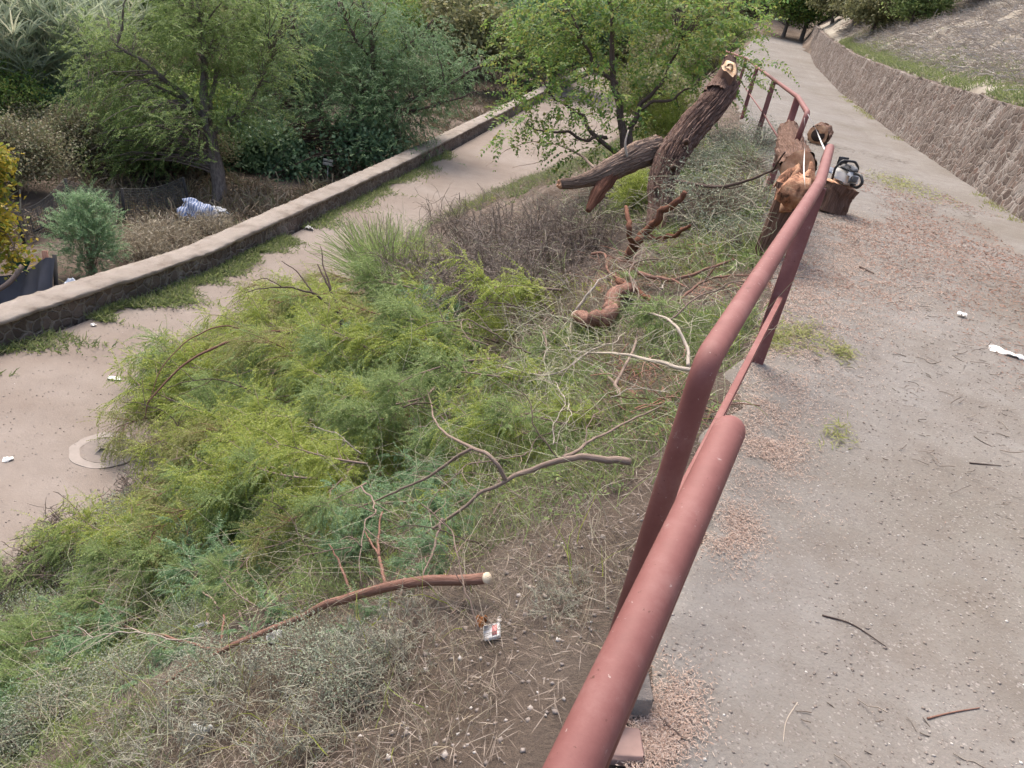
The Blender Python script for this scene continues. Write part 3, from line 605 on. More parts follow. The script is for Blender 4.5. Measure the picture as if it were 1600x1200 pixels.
stick('long olive branch curving from behind the trunk to the stump', [([(1055, 285, .6), (1110, 290, .6), (1165, 283, .6), (1205, 265, .7), (1225, 240, .9)], .022, .008), ([(1060, 320, .4), (1110, 300, .5), (1160, 290, .5)], .014, .006)], M_stickdark)
stick('pale bare branch arching over the road by the leafy tree', [([(930, 265, .9), (905, 240, 1.1), (870, 225, 1.2), (830, 222, 1.2), (790, 235, 1.1), (760, 260, .9)], .022, .006), ([(870, 225, 1.2), (850, 250, 1.0), (800, 262, .9)], .01, .004)], M_stick)
stick('slender curved twig arching over the lower left slope', [([(345, 965, .05), (335, 940, .15), (305, 920, .25), (255, 900, .25), (205, 890, .2)], .007, .003)], M_stick)
stick('straight thin twig leaning over the grass above the long pole', [([(690, 810, .25), (680, 850, .15), (660, 905, .06)], .007, .004)], M_stick)

# cut pepper-tree boughs: build a few kinds, then copy
def strands(n, P0, D0, Ln, m=7, grav=.5, jit=.12):
    L = np.broadcast_to(Ln, (n,))[:, None]; d = nrm(D0); p = P0.copy(); out = [p.copy()]
    for k in range(m-1):
        d = nrm(d+np.array([0, 0, -grav/m*3])*.33+rng.normal(size=d.shape)*jit); p = p+d*L/(m-1); out.append(p.copy())
    return np.stack(out, 1)
def bough(name, label, lm, wood, group, length=1.5, nb=11, ns=15, pairs=16, leaf=.05, grav=1.1, lw=.17):
    o = thing(name, label, 'branch', (0, 0, 0), group)
    t = np.linspace(0, 1, 14); stem = np.stack([t*length, .1*np.sin(t*4), .28*np.sin(t*2.6)*length*.5], 1)
    g = Geo().tube(stem, np.linspace(.018, .004, 14), 7)
    k = rng.uniform(.15, 1, nb); i = (k*13).astype(int); P0 = stem[i]; side = np.where(np.arange(nb) % 2, 1, -1)
    D0 = np.stack([rng.uniform(.4, 1, nb), side*rng.uniform(.4, 1, nb), rng.uniform(-.1, .6, nb)], 1)
    B = strands(nb, P0, D0, rng.uniform(.4, .8, nb)*length*.55, 8, grav*.6); g.tubes(B, np.linspace(.007, .002, 8)[None], 4)
    n = nb*ns; bi = rng.integers(0, nb, n); bj = rng.integers(1, 8, n); P1 = B[bi, bj]
    D1 = nrm(B[bi, bj]-B[bi, bj-1])+rng.normal(size=(n, 3))*.6
    St = strands(n, P1, D1, rng.uniform(.22, .55, n)*length/1.5, 7, grav)
    g.build('stem', wood, o); Geo().tubes(St, np.full((1, 7), .0018), 3).fronds(St, pairs, leaf*np.ones(n), lw, .25).build('foliage', lm, o)
    return o
GB = 'cut leafy boughs heaped on the slope'
kinds = {'y': bough('felled_bough', 'cut bough with feathery yellow green leaves in the heap on the slope', L_yel, M_stick, GB, 1.4, 14, 20, 12, .042),
         'm': bough('felled_bough', 'cut bough with feathery mid green leaves in the heap on the slope', L_mid, M_stick, GB, 1.3, 14, 19, 12, .042),
         'o': bough('felled_bough', 'cut bough with wilting olive brown leaves in the heap on the slope', L_olive, M_stickred, GB, 1.4, 13, 16, 11, .038),
         'b': bough('felled_bough', 'cut bough with fine blue green leaves in the heap on the slope', L_blue, M_stick, GB, 1.1, 13, 18, 11, .044)}
used = set(); rr = random.Random(4)
def lay(kind, px, py, dz, rot, sc, pitch=0., roll=0.):
    p = hit(px, py, dz)
    if p[0] > xedge(p[1])-.45: return
    src = kinds[kind]; o = src if kind not in used else copy_tree(src); used.add(kind); sc *= min(max(depth(p)/9.5, .3), 1.1)
    o.location = p; o.rotation_euler = (roll, pitch, math.radians(rot)); o.scale = (sc, sc, sc)
# (mix of kinds, centre px, half sizes px, how many, lift m)
HEAP = [('yyoo', 505, 505, 80, 60, 24, .6), ('oyyo', 400, 600, 70, 80, 20, .5), ('yoom', 450, 660, 90, 90, 22, .4), ('yyymo', 600, 580, 90, 70, 30, .5), ('ooym', 470, 730, 100, 60, 16, .2),
        ('yym', 520, 690, 60, 70, 20, .4), ('mmb', 470, 590, 70, 50, 12, .35), ('mmby', 690, 640, 90, 70, 11, .12), ('mby', 670, 490, 90, 55, 16, .3), ('bbm', 680, 780, 110, 60, 14, .06), ('mb', 500, 850, 150, 60, 14, .06), ('my', 850, 640, 80, 60, 8, .08),
        ('ym', 1000, 670, 60, 25, 8, .03), ('mby', 1080, 500, 60, 50, 6, .05), ('my', 800, 440, 90, 50, 8, .15), ('bmm', 260, 950, 150, 70, 16, .06), ('mmy', 760, 560, 90, 60, 10, .15), ('bm', 120, 1090, 90, 60, 6, .05), ('ym', 250, 830, 60, 50, 8, .1)]
for mix, cx_, cy_, hx, hy, k, dz in HEAP:
    for q in range(k):
        u, v = rr.uniform(-1, 1), rr.uniform(-1, 1)
        lay(rr.choice(mix), cx_+hx*u, cy_+hy*v, dz*rr.uniform(.5, 1.25), rr.uniform(150, 290), rr.uniform(.6, 1.), rr.uniform(0, .5), rr.uniform(-.3, .3))

def twig_proto(name, label, m, group, L, rad):
    P = spline([[0, 0, 0], [L*.3, L*.06, L*.1], [L*.65, -L*.02, L*.12], [L, L*.08, L*.02]], 26); P = P+np.stack([fbm(np.linspace(0, 8, 26), np.zeros(26), int(L*100)+k, 2) for k in range(3)], 1)*.03*L
    o = thing(name, label, 'twig', (0, 0, 0), group); Geo().tube(P, np.linspace(rad, rad*.35, 26), 7).build('stem', m, o)
    for i, sg in ((7, 1), (12, -1), (17, 1), (20, -1)): g2 = strands(1, P[i:i+1], np.array([[.8, sg*.8, .25]]), L*random.uniform(.2, .4), 8, .3, .15); Geo().tubes(g2, np.linspace(rad*.5, rad*.2, 8)[None], 5).build('side_twig', m, o)
    return o
tp_ = [twig_proto('fallen_twig', 'thin pale forked twig lying loose over the green slope', M_stickpale, 'loose twigs on the slope', .9, .006), twig_proto('fallen_twig', 'thin brown forked twig lying loose over the green slope', M_stick, 'loose twigs on the slope', 1.1, .007), twig_proto('fallen_twig', 'thin dark forked twig lying loose over the green slope', M_stickdark, 'loose twigs on the slope', .8, .0055)]
r7 = random.Random(9); first_ = set()
for k in range(130):
    px, py = r7.uniform(300, 1060), r7.uniform(400, 1000); p = hit(px, py, (r7.uniform(.3, .75) if px < 680 else r7.uniform(.06, .3)) if py < 780 else .06); t_ = k % 3
    if p[0] > xedge(p[1])-.3 or p[0] < xfoot(p[1])+.2: continue
    o = tp_[t_] if t_ not in first_ else copy_tree(tp_[t_]); first_.add(t_); q = min(max(depth(p)/6, .45), 1.3)*r7.uniform(.6, 1.2); o.location = [float(w) for w in p]; o.scale = (q, q, q); o.rotation_euler = (r7.uniform(-.7, .7), r7.uniform(-.35, .6), r7.uniform(0, 6.28))

# ------------------------------------------------------------ scattered ground cover (uncountable)
def sample(n, x0, x1, y0, y1):
    return rng.uniform(x0, x1, n), rng.uniform(y0, y1, n)
PATCH = []
def patch_field(x, y, spots):
    f = np.zeros_like(x)
    for px, py, r in spots:
        p = hit(px, py); f = np.maximum(f, np.exp(-((x-p[0])**2+(y-p[1])**2)/(r*r)))
    return f
def scatter(n, spots, base, x0=-5.5, x1=4.2, y0=-.5, y1=26, thr=.5, ns=.9, seed=0):
    x, y = sample(n, x0, x1, y0, y1); t = (xedge(y)-x)/(xedge(y)-xfoot(y))
    f = patch_field(x, y, spots)+base+fbm(x*ns*2, y*ns*2, seed)*.55
    dcam = np.sqrt(x*x+y*y); keep = (t > -.01) & (t < 1.03) & (f > thr) & (rng.uniform(size=n) < np.clip(5.5/np.maximum(dcam, 1), .18, 1))
    return x[keep], y[keep], dcam[keep]
def blades(name, m, xy, h0, h1, w, lean=.5, kind='stuff', seg=4, off=None):
    x, y, dc = xy; n = len(x); z = height(x, y)-.01; P = np.stack([x, y, z], 1)
    d = rng.normal(size=(n, 3))*lean; d[:, 2] = np.abs(d[:, 2])*.4+.8; d[:, 0] -= .25
    L = rng.uniform(h0, h1, n)*(1+fbm(x*2, y*2, 91)*.5); P = strands(n, P, d, L, seg, .55, .2)
    wd = (w*np.clip(dc/4, .7, 3))[:, None]*np.linspace(1, .15, seg)[None]
    g = Geo().ribbons(P, wd); return tag(g.build(name, m), kind=kind)
GREEN = [(330, 850, .7), (200, 960, .6), (120, 1090, .5), (60, 1150, .4), (260, 1000, .4), (450, 850, .8), (560, 860, .6), (640, 740, .8), (700, 800, .7), (800, 640, .7), (600, 400, .9), (590, 360, .9), (700, 430, .8), (500, 560, .8), (850, 760, .5), (620, 580, .8),
         (780, 460, .7), (990, 680, .35), (1040, 650, .3), (1100, 520, .5), (1130, 400, .8), (1150, 330, 1.), (1060, 560, .4), (420, 930, .4), (330, 1080, .15), (900, 660, .4), (980, 330, 1), (1100, 270, 1.5), (880, 540, .5), (160, 1180, .4)]
DRY = [(450, 1080, .5), (350, 1150, .5), (550, 1050, .4), (250, 1150, .3), (600, 980, .4), (700, 930, .4), (500, 1150, .4), (130, 1010, .4), (40, 1080, .4), (760, 420, 1.), (850, 380, 1.), (700, 330, 1.5), (820, 900, .4), (940, 620, .3), (1060, 440, .5), (760, 560, .5), (880, 480, .5), (1150, 300, 1), (600, 1150, .3), (640, 520, .5), (300, 640, .6), (950, 560, .4), (80, 950, .4)]
LITRED_ = [(1000, 440, .7), (1060, 420, .7), (960, 430, .6), (1110, 400, .5), (1000, 620, .35), (980, 760, .3), (1040, 660, .3), (900, 850, .3), (1180, 380, .5), (1140, 450, .4), (770, 900, .3), (1020, 580, .3)]
LITRED = [q for q in LITRED_ if q[:2] not in ((980, 760), (900, 850), (770, 900))]
blades('green_grass', L_grass, scatter(520000, GREEN+[(760, 300, 2.), (900, 260, 2.5), (700, 330, 1.5)], -.03, seed=1, thr=.48, ns=1.6), .06, .22, .0042, .75)
blades('dry_grass', L_dry, scatter(340000, DRY+[(760, 300, 2.), (900, 260, 2.5)], .18, seed=2, thr=.5), .08, .26, .0022, .9)
blades('tall_weeds', L_mid, scatter(26000, GREEN, .12, seed=12, thr=.55), .16, .4, .004, .8, seg=6)
blades('yellow_weeds', L_yel, scatter(22000, GREEN+DRY, .05, seed=14, thr=.6), .12, .36, .0032, .8, seg=6)
def litter(name, m, xy, l0, l1, w, lift=.012, tilt=.35, zf=None):
    x, y, dc = xy; n = len(x); z = (height(x, y) if zf is None else zf(x, y))+rng.uniform(0, lift, n)
    a = rng.uniform(0, 6.283, n); d = np.stack([np.cos(a), np.sin(a), rng.normal(size=n)*tilt], 1); L = rng.uniform(l0, l1, n)
    g = Geo().leaves(np.stack([x, y, z], 1)-d*L[:, None]*.5, d, rng.normal(size=(n, 3))*.3+np.array([0, 0, 1.]), L, w*np.clip(dc/4, .8, 2.5)); return tag(g.build(name, m), kind='stuff')
litter('reddish_litter', L_red, scatter(260000, LITRED, -.05, seed=3, thr=.5), .04, .16, .003, .05)
litter('brown_litter', L_brown, scatter(330000, [(800, 950, .5), (850, 1050, .5), (900, 900, .4), (750, 1120, .5), (960, 800, .3)], .25, seed=4, thr=.38), .02, .12, .0017, .05)
x, y, dc = scatter(60000, [(1010, 430, .45), (1080, 420, .5), (1130, 400, .4), (960, 420, .4), (1010, 600, .3), (1040, 640, .25)], -.3, seed=19, thr=.4, ns=1.5); n = len(x); a = rng.uniform(0, 6.283, n); d = np.stack([np.cos(a), np.sin(a), rng.uniform(-.1, .5, n)], 1)
P = strands(n, np.stack([x, y, height(x, y)+rng.uniform(0, .1, n)], 1), d, rng.uniform(.12, .4, n), 5, .5, .2); tag(Geo().tubes(P, np.full((n, 5), .004), 3).build('red_twigs', L_red), kind='stuff')
# fine tangled dry twigs on the slope
x, y, dc = scatter(34000, DRY+[(880, 400, 1.)], .0, seed=5, thr=.52); n = len(x)
a = rng.uniform(0, 6.283, n); d = np.stack([np.cos(a), np.sin(a), rng.uniform(-.2, .7, n)], 1)
P = strands(n, np.stack([x, y, height(x, y)], 1), d, rng.uniform(.12, .6, n), 6, .5, .26); g = Geo().tubes(P, (np.clip(dc/4, .6, 2)*.0021)[:, None]*np.linspace(1, .5, 6)[None], 3)
tag(g.build('dry_twigs', L_dry), kind='stuff')
x, y, dc = scatter(16000, [(850, 960, .5), (900, 880, .4), (780, 1050, .5), (880, 400, 1.5), (700, 400, 1.5)], .1, seed=6, thr=.5); n = len(x)
a = rng.uniform(0, 6.283, n); d = np.stack([np.cos(a), np.sin(a), rng.uniform(-.2, .8, n)], 1)
P = strands(n, np.stack([x, y, height(x, y)], 1), d, rng.uniform(.15, .6, n), 6, .4, .3); g = Geo().tubes(P, (np.clip(dc/4, .6, 2)*.002)[:, None]*np.linspace(1, .5, 6)[None], 3)
tag(g.build('brown_twigs', L_brown), kind='stuff')
# pale dead strands tangled over the heap of boughs
x, y, dc = scatter(30000, GREEN, .15, seed=16, thr=.45, ns=1.4); n = len(x); a = rng.uniform(0, 6.283, n); d = np.stack([np.cos(a)-.4, np.sin(a)-.2, rng.uniform(-.3, .5, n)], 1)
P = strands(n, np.stack([x, y, height(x, y)+rng.uniform(.03, .6, n)*np.clip(dc/9, .15, 1)], 1), d, rng.uniform(.2, .8, n), 7, .5, .24); P[..., 2] = np.maximum(P[..., 2], height(P[..., 0], P[..., 1])+.01)
tag(Geo().tubes(P, (np.clip(dc/4, .6, 2)*.0016)[:, None]*np.linspace(1, .5, 7)[None], 3).build('tangled_strands', leafmat('pale_strands', [(.33, .29, .22), (.45, .41, .32), (.4, .42, .26), (.25, .2, .16)], .1)), kind='stuff')
x, y, dc = scatter(60000, GREEN, .0, seed=18, thr=.52, ns=1.6); n = len(x); k = 7; a = rng.uniform(0, 6.283, (n, k)); c = np.repeat(np.stack([x, y, height(x, y)+rng.uniform(.01, .1, n)], 1), k, 0); d = np.stack([np.cos(a), np.sin(a), rng.uniform(.1, .9, (n, k))], -1).reshape(-1, 3)
L_ = (rng.uniform(.02, .045, (n, k))*np.clip(dc/5, .6, 1.8)[:, None]).ravel(); tag(Geo().leaves(c+d*.01, d, rng.normal(size=d.shape)*.3+np.array([0, 0, 1.]), L_, L_*.22).build('low_weeds', L_mid), kind='stuff')
# stones
OCT = np.array([[1, 0, 0], [-1, 0, 0], [0, 1, 0], [0, -1, 0], [0, 0, 1], [0, 0, -1.]]); OT = np.array([[0, 2, 4], [2, 1, 4], [1, 3, 4], [3, 0, 4], [2, 0, 5], [1, 2, 5], [3, 1, 5], [0, 3, 5]])
def stones(name, x, y, z, r, m=None):
    n = len(x); V = OCT[None]*r[:, None, None]*rng.uniform(.6, 1.25, (n, 6, 1)); V[..., 2] *= .65; a = rng.uniform(0, 6.28, n)[:, None]
    X_ = V[..., 0]*np.cos(a)-V[..., 1]*np.sin(a); V[..., 1] = V[..., 0]*np.sin(a)+V[..., 1]*np.cos(a); V[..., 0] = X_
    V = V+np.stack([x, y, z], 1)[:, None]; g = Geo(); g.add(V, None, OT[None]+(np.arange(n)*6)[:, None, None]); return tag(g.build(name, m or M_stones), kind='stuff')
x, y, dc = scatter(130000, [(750, 1130, .5), (800, 1050, .5), (850, 1120, .5), (900, 960, .4), (960, 850, .3), (850, 900, .4), (700, 1180, .4)], -.2, seed=8, thr=.45)
stones('slope_stones', x, y, height(x, y)+.002, rng.uniform(.003, .011, len(x))*rng.uniform(.6, 1.5, len(x)))
def onpath(n, y0, y1, p=1.5):
    y = y0+(y1-y0)*rng.uniform(size=n)**p; u = rng.uniform(size=n); x = xedge(y)+.1+(xwallr(y)-xedge(y)-.1)*u; return x, y
def zp_(x, y): return zpath(y)+.006+fbm(x*.8, y*.8, 33)*.03*np.minimum((x-xedge(y)-.06)/(xwallr(y)-xedge(y))*8, 1)+fbm(x*7, y*7, 34, 2)*.008
x, y = onpath(24000, .2, 9); r = rng.uniform(.002, .0062, len(x))*rng.uniform(.6, 1.6, len(x)); stones('path_pebbles', x, y, zp_(x, y)+r*.1, r)
x = rng.uniform(-8, -3.5, 6000); y = rng.uniform(3, 22, 6000); k = (x > xwalll(y)+.3) & (x < xfoot(y)+.3); x, y = x[k], y[k]
stones('road_pebbles', x, y, np.full(len(x), ZR+.014)+fbm(x*.9, y*.9, 43)*.035, rng.uniform(.004, .013, len(x)))
# sawdust and chips beside the handrail
def blob(spots, n):
    xs_, ys_ = [], []
    for px, py, rx, k in spots:
        p = hit(px, py); m = int(n*k); q = rng.normal(size=(m, 2))*rx; d = rail_dir(p[1]); xs_.append(p[0]+q[:, 0]*d[1]*.7+q[:, 1]*d[0]*1.3); ys_.append(p[1]-q[:, 0]*d[0]*.7+q[:, 1]*d[1]*1.3)
    return np.concatenate(xs_), np.concatenate(ys_)
x, y = blob([(1200, 705, .13, 1.3), (1140, 845, .09, 1.1), (1035, 1130, .075, 1.0), (1195, 640, .2, 1.0), (1240, 560, .28, 1.0), (1250, 460, .4, 1.6), (1290, 400, .5, 1.5), (1300, 370, .5, 1.4), (1220, 580, .28, .8), (1400, 400, .6, .6), (1010, 1180, .06, .5), (1230, 500, .35, 1.2), (1340, 430, .5, 1.2), (1300, 350, .35, 1.2), (1450, 380, .5, .8), (1180, 780, .2, .5), (1330, 480, .4, .6)], 4600)
k = (x > xedge(y)+.05) & (fbm(x*7, y*7, 95, 4)+rng.normal(size=len(x))*.22 > -.1); x, y = x[k], y[k]; dc = np.hypot(x, y)
litter('sawdust', M_saw, (x, y, dc), .006, .024, .0016, .01, .3, lambda a, b: zp_(a, b)+.002)
x, y = onpath(4200, .5, 16, 1.1); k = fbm(x*.9, y*.9, 71) > .16; x, y = x[k], y[k]; n = len(x)
a = rng.normal(size=n)*.5-.25; d = np.stack([np.cos(a), np.sin(a), rng.normal(size=n)*.05], 1)
P = strands(n, np.stack([x, y, zp_(x, y)+.006], 1), d, rng.uniform(.015, .11, n)*rng.uniform(.5, 1.3, n), 4, .0, .25); g = Geo().tubes(P, rng.uniform(.0008, .0026, n)[:, None]*np.ones((1, 4)), 4); tag(g.build('path_twigs', L_brown), kind='stuff')
x, y = onpath(42000, 2.5, 13, .8); k = (fbm(x*1.1, y*.8, 75, 5)+.38*np.exp(-((y-7.0)/2.0)**2)+rng.normal(size=len(x))*.08) > .12; x, y = x[k], y[k]
litter('path_leaf_litter', L_red, (x, y, np.hypot(x, y)), .01, .05, .0022, .01, .1, lambda a, b: zp_(a, b)+.003)
x, y = blob([(1250, 535, .12, .8), (1310, 560, .07, .5), (1205, 540, .09, .8), (1420, 300, .4, 1.0), (1400, 290, .3, .6), (1300, 690, .07, .25)], 560)
k = x > xedge(y); x, y = x[k], y[k]
litter('green_sprigs', L_olive, (x, y, np.hypot(x, y)), .02, .08, .003, .03, .3, lambda a, b: zp_(a, b)+.003)
# weeds along the walls
def row(n, y0, y1, xf_, spread, zf, seed, thr):
    y = rng.uniform(y0, y1, n); x = xf_(y)+np.abs(rng.normal(size=n))*spread; k = fbm(y*.7, y*0, seed) > thr; return x[k], y[k], zf
def weeds(name, m, x, y, z, h0, h1, w):
    n = len(x); d = rng.normal(size=(n, 3))*.5; d[:, 2] = .8; P = strands(n, np.stack([x, y, z], 1), d, rng.uniform(h0, h1, n), 4, .6, .2); tag(Geo().ribbons(P, w*np.linspace(1, .3, 4)[None]*np.ones((n, 1))).build(name, m), kind='stuff')
y = np.concatenate([rng.uniform(10.2, 15.2, 9000), rng.uniform(16, 26, 4000), rng.uniform(7.5, 9.6, 1500)]); x = xwalll(y)+.06+np.abs(rng.normal(size=len(y)))*.2*np.clip(1+fbm(y*1.5, y*0, 81)*2, .1, 2)
weeds('wall_foot_weeds', L_grass, x, y, np.full(len(x), ZR+.01), .05, .16, .011)
y = rng.uniform(7, 30, 7000); x = xwallr(y)-.02-np.abs(rng.normal(size=len(y)))*.12; k = fbm(y*1.1, y*0, 83) > .08
weeds('gutter_weeds', L_olive, x[k], y[k], zpath(y[k]), .03, .12, .007)
y = rng.uniform(4, 40, 30000); x = xwallr(y)+.24+np.abs(rng.normal(size=len(y)))*.55; k = (fbm(y*.9, x*.9, 85) > -.3)
weeds('wall_top_grass', L_grass, x[k], y[k], height(x[k], y[k]), .06, .2, .01)
n = 110000; y = rng.uniform(5, 45, n); x = xwallr(y)+.8+rng.uniform(0, 12, n); k = fbm(x*.8, y*.8, 87) > -.35; x, y = x[k], y[k]; n = len(x)
d = rng.normal(size=(n, 3))*np.array([.6, .6, .2])+np.array([-.6, -.1, -.1]); P = strands(n, np.stack([x, y, height(x, y)+.07], 1), d, rng.uniform(.15, .5, n), 4, .5, .35)
tag(Geo().ribbons(P, np.full((n, 4), .006)).build('hillside_dry_grass', leafmat('hill_straw', [(.3, .26, .225), (.4, .355, .315), (.48, .435, .39), (.22, .18, .15)], .1)), kind='stuff')
# dry cover beyond the low wall
n = 90000; y = rng.uniform(5, 48, n); x = xwalll(y)-.6-rng.uniform(0, 1, n)**1.3*24; k = fbm(x*.35, y*.35, 89) > -.1; x, y = x[k], y[k]; n = len(x)
d = rng.normal(size=(n, 3))*.6; d[:, 2] = .8; P = strands(n, np.stack([x, y, height(x, y)], 1), d, rng.uniform(.15, .55, n), 4, .7, .2)
tag(Geo().ribbons(P, np.full((n, 4), .014)).build('valley_dry_grass', leafmat('valley_straw', [(.2, .15, .095), (.27, .21, .14), (.15, .11, .075), (.3, .26, .18), (.17, .17, .075)], .15)), kind='stuff')

# ------------------------------------------------------------ shrubs
def shrub_mesh(name, R_, H_, ncl, nl, leaf, lw, lm, wood, frond=False, spread=.22, droop=.2, seed=0):
    """returns (stem geo, leaf geo) of a bushy plant at the origin"""
    ws = Geo(); n = ncl; th = rng.uniform(0, 6.283, n); rr_ = np.sqrt(rng.uniform(0, 1, n))*R_; z = H_*(.25+.75*rng.uniform(size=n)**.7)*(1-.45*(rr_/R_)**2)
    tip = np.stack([rr_*np.cos(th), rr_*np.sin(th), z], 1); t = np.linspace(0, 1, 6)[None, :, None]; base_ = rng.normal(size=(n, 1, 3))*R_*.06*np.array([1, 1, 0])
    P = base_+(tip[:, None]-base_)*np.concatenate([t**1.2, t**1.2, t**.8], 2); ws.tubes(P, np.linspace(.012, .004, 6)[None]*max(R_, .4), 4)
    lg_ = Geo(); m = ncl*nl; i = np.repeat(np.arange(n), nl)
    c = tip[i]+rng.normal(size=(m, 3))*spread*np.array([1, 1, .6])
    if frond:
        d = nrm(c-tip[i]*.6)+rng.normal(size=(m, 3))*.4+np.array([0, 0, .2]); P = strands(m, c, d, rng.uniform(.6, 1.2, m)*leaf*5, 5, .9, .12); lg_.fronds(P, 9, np.full(m, leaf), lw, droop)
    else:
        d = rng.normal(size=(m, 3))+nrm(c)*.6+np.array([0, 0, -droop]); lg_.leaves(c, d, rng.normal(size=(m, 3))+np.array([0, 0, 1.2]), rng.uniform(.6, 1.3, m)*leaf, rng.uniform(.6, 1.3, m)*leaf*lw)
    return ws, lg_
def shrub(name, label, p, R_, H_, ncl, nl, leaf, lw, lm, wood=M_stick, group=None, cat='shrub', **k):
    o = thing(name, label, cat, (0, 0, 0), group); a, b = shrub_mesh(name, R_, H_, ncl, nl, leaf, lw, lm, wood, **k)
    a.build('stem', wood, o); b.build('foliage', lm, o); o.location = [float(q) for q in p]; o.rotation_euler = (0, 0, random.uniform(0, 6)); return o
G0 = lambda px, py: onground(hit(px, py))
def dup(o, p, label, sc=1., group=None):
    c = copy_tree(o); c.location = [float(q) for q in p]; c.rotation_euler = (0, 0, random.uniform(0, 6)); c.scale = (sc, sc, sc); c['label'] = label
    if group: c['group'] = group
    return c
s1 = shrub('grey_shrub', 'grey green woolly shrub at the foot of the slope beside the lower road', G0(215, 835), .45, .32, 110, 42, .026, .2, L_greyg, spread=.09, group='grey green shrubs on the slope')
dup(s1, G0(150, 905), 'small grey green shrub between bright grass at the left of the slope', .6, 'grey green shrubs on the slope')
dup(s1, G0(60, 985), 'grey green shrub at the left edge of the picture on the slope', .7, 'grey green shrubs on the slope')
dup(s1, G0(490, 1030), 'pale grey green shrub just below the long brown pole', .42, 'grey green shrubs on the slope')
dup(s1, G0(560, 1060), 'pale grey green shrub at the bottom of the slope below the pole', .4, 'grey green shrubs on the slope')
for px, py, lb_, sc_ in ((95, 1120, 'grey green shrub low on the left edge between grass and twigs', .6), (205, 1075, 'grey green shrub under the thin end of the long brown pole', .5), (330, 1065, 'grey green shrub right below the thin half of the long pole', .42), (30, 1170, 'grey green shrub in the bottom left corner', .5), (300, 985, 'small grey green shrub just above the thin half of the long pole', .4)): dup(s1, G0(px, py), lb_, sc_, 'grey green shrubs on the slope')
dup(s1, G0(30, 930), 'grey green shrub at the left picture edge next to the road corner', .5, 'grey green shrubs on the slope')
def bare(name, label, p, R_, H_, n, lm, rad=.008):
    o = thing(name, label, 'shrub'); a = rng.uniform(0, 6.283, n); P0 = np.stack([np.cos(a), np.sin(a), a*0], 1)*np.sqrt(rng.uniform(0, 1, n))[:, None]*R_*.8; d = P0*.8/R_+rng.normal(size=(n, 3))*.45+np.array([0, 0, .9])
    M_ = strands(n, P0, d, rng.uniform(.5, 1.1, n)*H_, 8, .35, .22); Geo().tubes(M_, np.linspace(rad, rad*.44, 8)[None], 4).build('stem', lm, o)
    m = n*9; i = rng.integers(0, n, m); j = rng.integers(2, 8, m); T_ = strands(m, M_[i, j], rng.normal(size=(m, 3))+np.array([0, 0, .3]), rng.uniform(.12, .4, m)*H_, 5, .3, .3); Geo().tubes(T_, np.full((1, 5), rad*.44), 3).build('twigs', lm, o); o.location = [float(q) for q in p]; return o
s2 = bare('dead_shrub', 'dead grey leafless shrub spilling onto the edge of the lower road', G0(140, 865), .55, .42, 170, L_twig)
dup(s2, G0(245, 785), 'dead twiggy shrub under the left edge of the green heap', .8); dup(s2, G0(60, 915), 'small dead grey shrub at the road edge far left', .65)
L_wiry = leafmat('wiry_pale', [(.3, .28, .22), (.4, .38, .31), (.34, .36, .26), (.22, .19, .15)], .1)
w1 = bare('wiry_shrub', 'pale wiry dried weed clump at the bottom of the slope', G0(430, 1105), .34, .15, 130, L_wiry, .0028)
for px, py, lb_, sc_ in ((330, 1160, 'pale wiry dried weed clump near the crushed clear cup', .9), (555, 1085, 'pale wiry dried weed clump below the long brown pole', .8), (510, 1165, 'pale wiry dried weed clump at the bottom edge of the slope', .8), (230, 1175, 'pale wiry dried weed clump at the lower left corner', .8), (640, 1010, 'pale wiry dried weed clump left of the white packet', .7), (120, 1010, 'pale wiry dried weed clump under the left grey green shrubs', .9), (900, 945, 'pale wiry dead roots on the bank beside the near handrail', .5)): dup(w1, G0(px, py), lb_, sc_)
gs = thing('green_shrub', 'bright green grassy shrub standing at the upper left of the heap', 'shrub'); n = 1100; a = rng.uniform(0, 6.283, n); P0 = np.stack([np.cos(a), np.sin(a), a*0], 1)*np.sqrt(rng.uniform(0, 1, n))[:, None]*.36
P = strands(n, P0, P0*1.1+rng.normal(size=(n, 3))*.22+np.array([-.1, 0, 1.]), rng.uniform(.7, 1.45, n), 8, .75, .07); Geo().tubes(P[:120], np.full((1, 8), .004), 3).build('stem', M_stick, gs); g = Geo().ribbons(P, np.full((1, 8), .0035)); g.fronds(P, 9, np.full(n, .045), .08, .5); g.build('foliage', L_mid, gs); gs.location = [float(q) for q in onground(hit(605, 425, .35))]
s3 = bare('bare_shrub', 'leafless brown twiggy shrub between the heap and the lower road', onground(hit(690, 420, .45)), .8, 1.0, 130, L_twig)
dup(s3, onground(hit(800, 400, .45)), 'leafless brown twiggy shrub in front of the pale cut log', 1.)
dup(s3, onground(hit(870, 360, .45)), 'leafless dark twiggy shrub behind the cut boughs under the log', .9)
dup(s3, onground(hit(740, 350, .45)), 'leafless brown twiggy shrub overlapping the far part of the lower road', 1.)
s4 = shrub('weedy_shrub', 'grey green weedy shrub between the leaning trunk and the stump', G0(1120, 350), .55, .6, 130, 26, .045, .12, L_greyg, spread=.2)
dup(s4, G0(1165, 270), 'grey green weedy shrub behind the stump beside the far handrail', .8)
dup(s4, G0(1095, 275), 'grey green weedy shrub right behind the leaning trunk', .8)
dup(s4, G0(1190, 235), 'grey green weedy shrub below the far handrail posts', .75); dup(s4, G0(1130, 235), 'small weedy shrub under the sawn top of the leaning trunk', .7); dup(s4, G0(1150, 390), 'low grey green weedy shrub just left of the hollow stump', .55)
dup(s3, G0(1150, 330), 'leafless brown twiggy shrub just left of the hollow stump', .5); dup(s3, G0(1090, 350), 'leafless brown twiggy shrub right of the foot of the leaning trunk', .45)
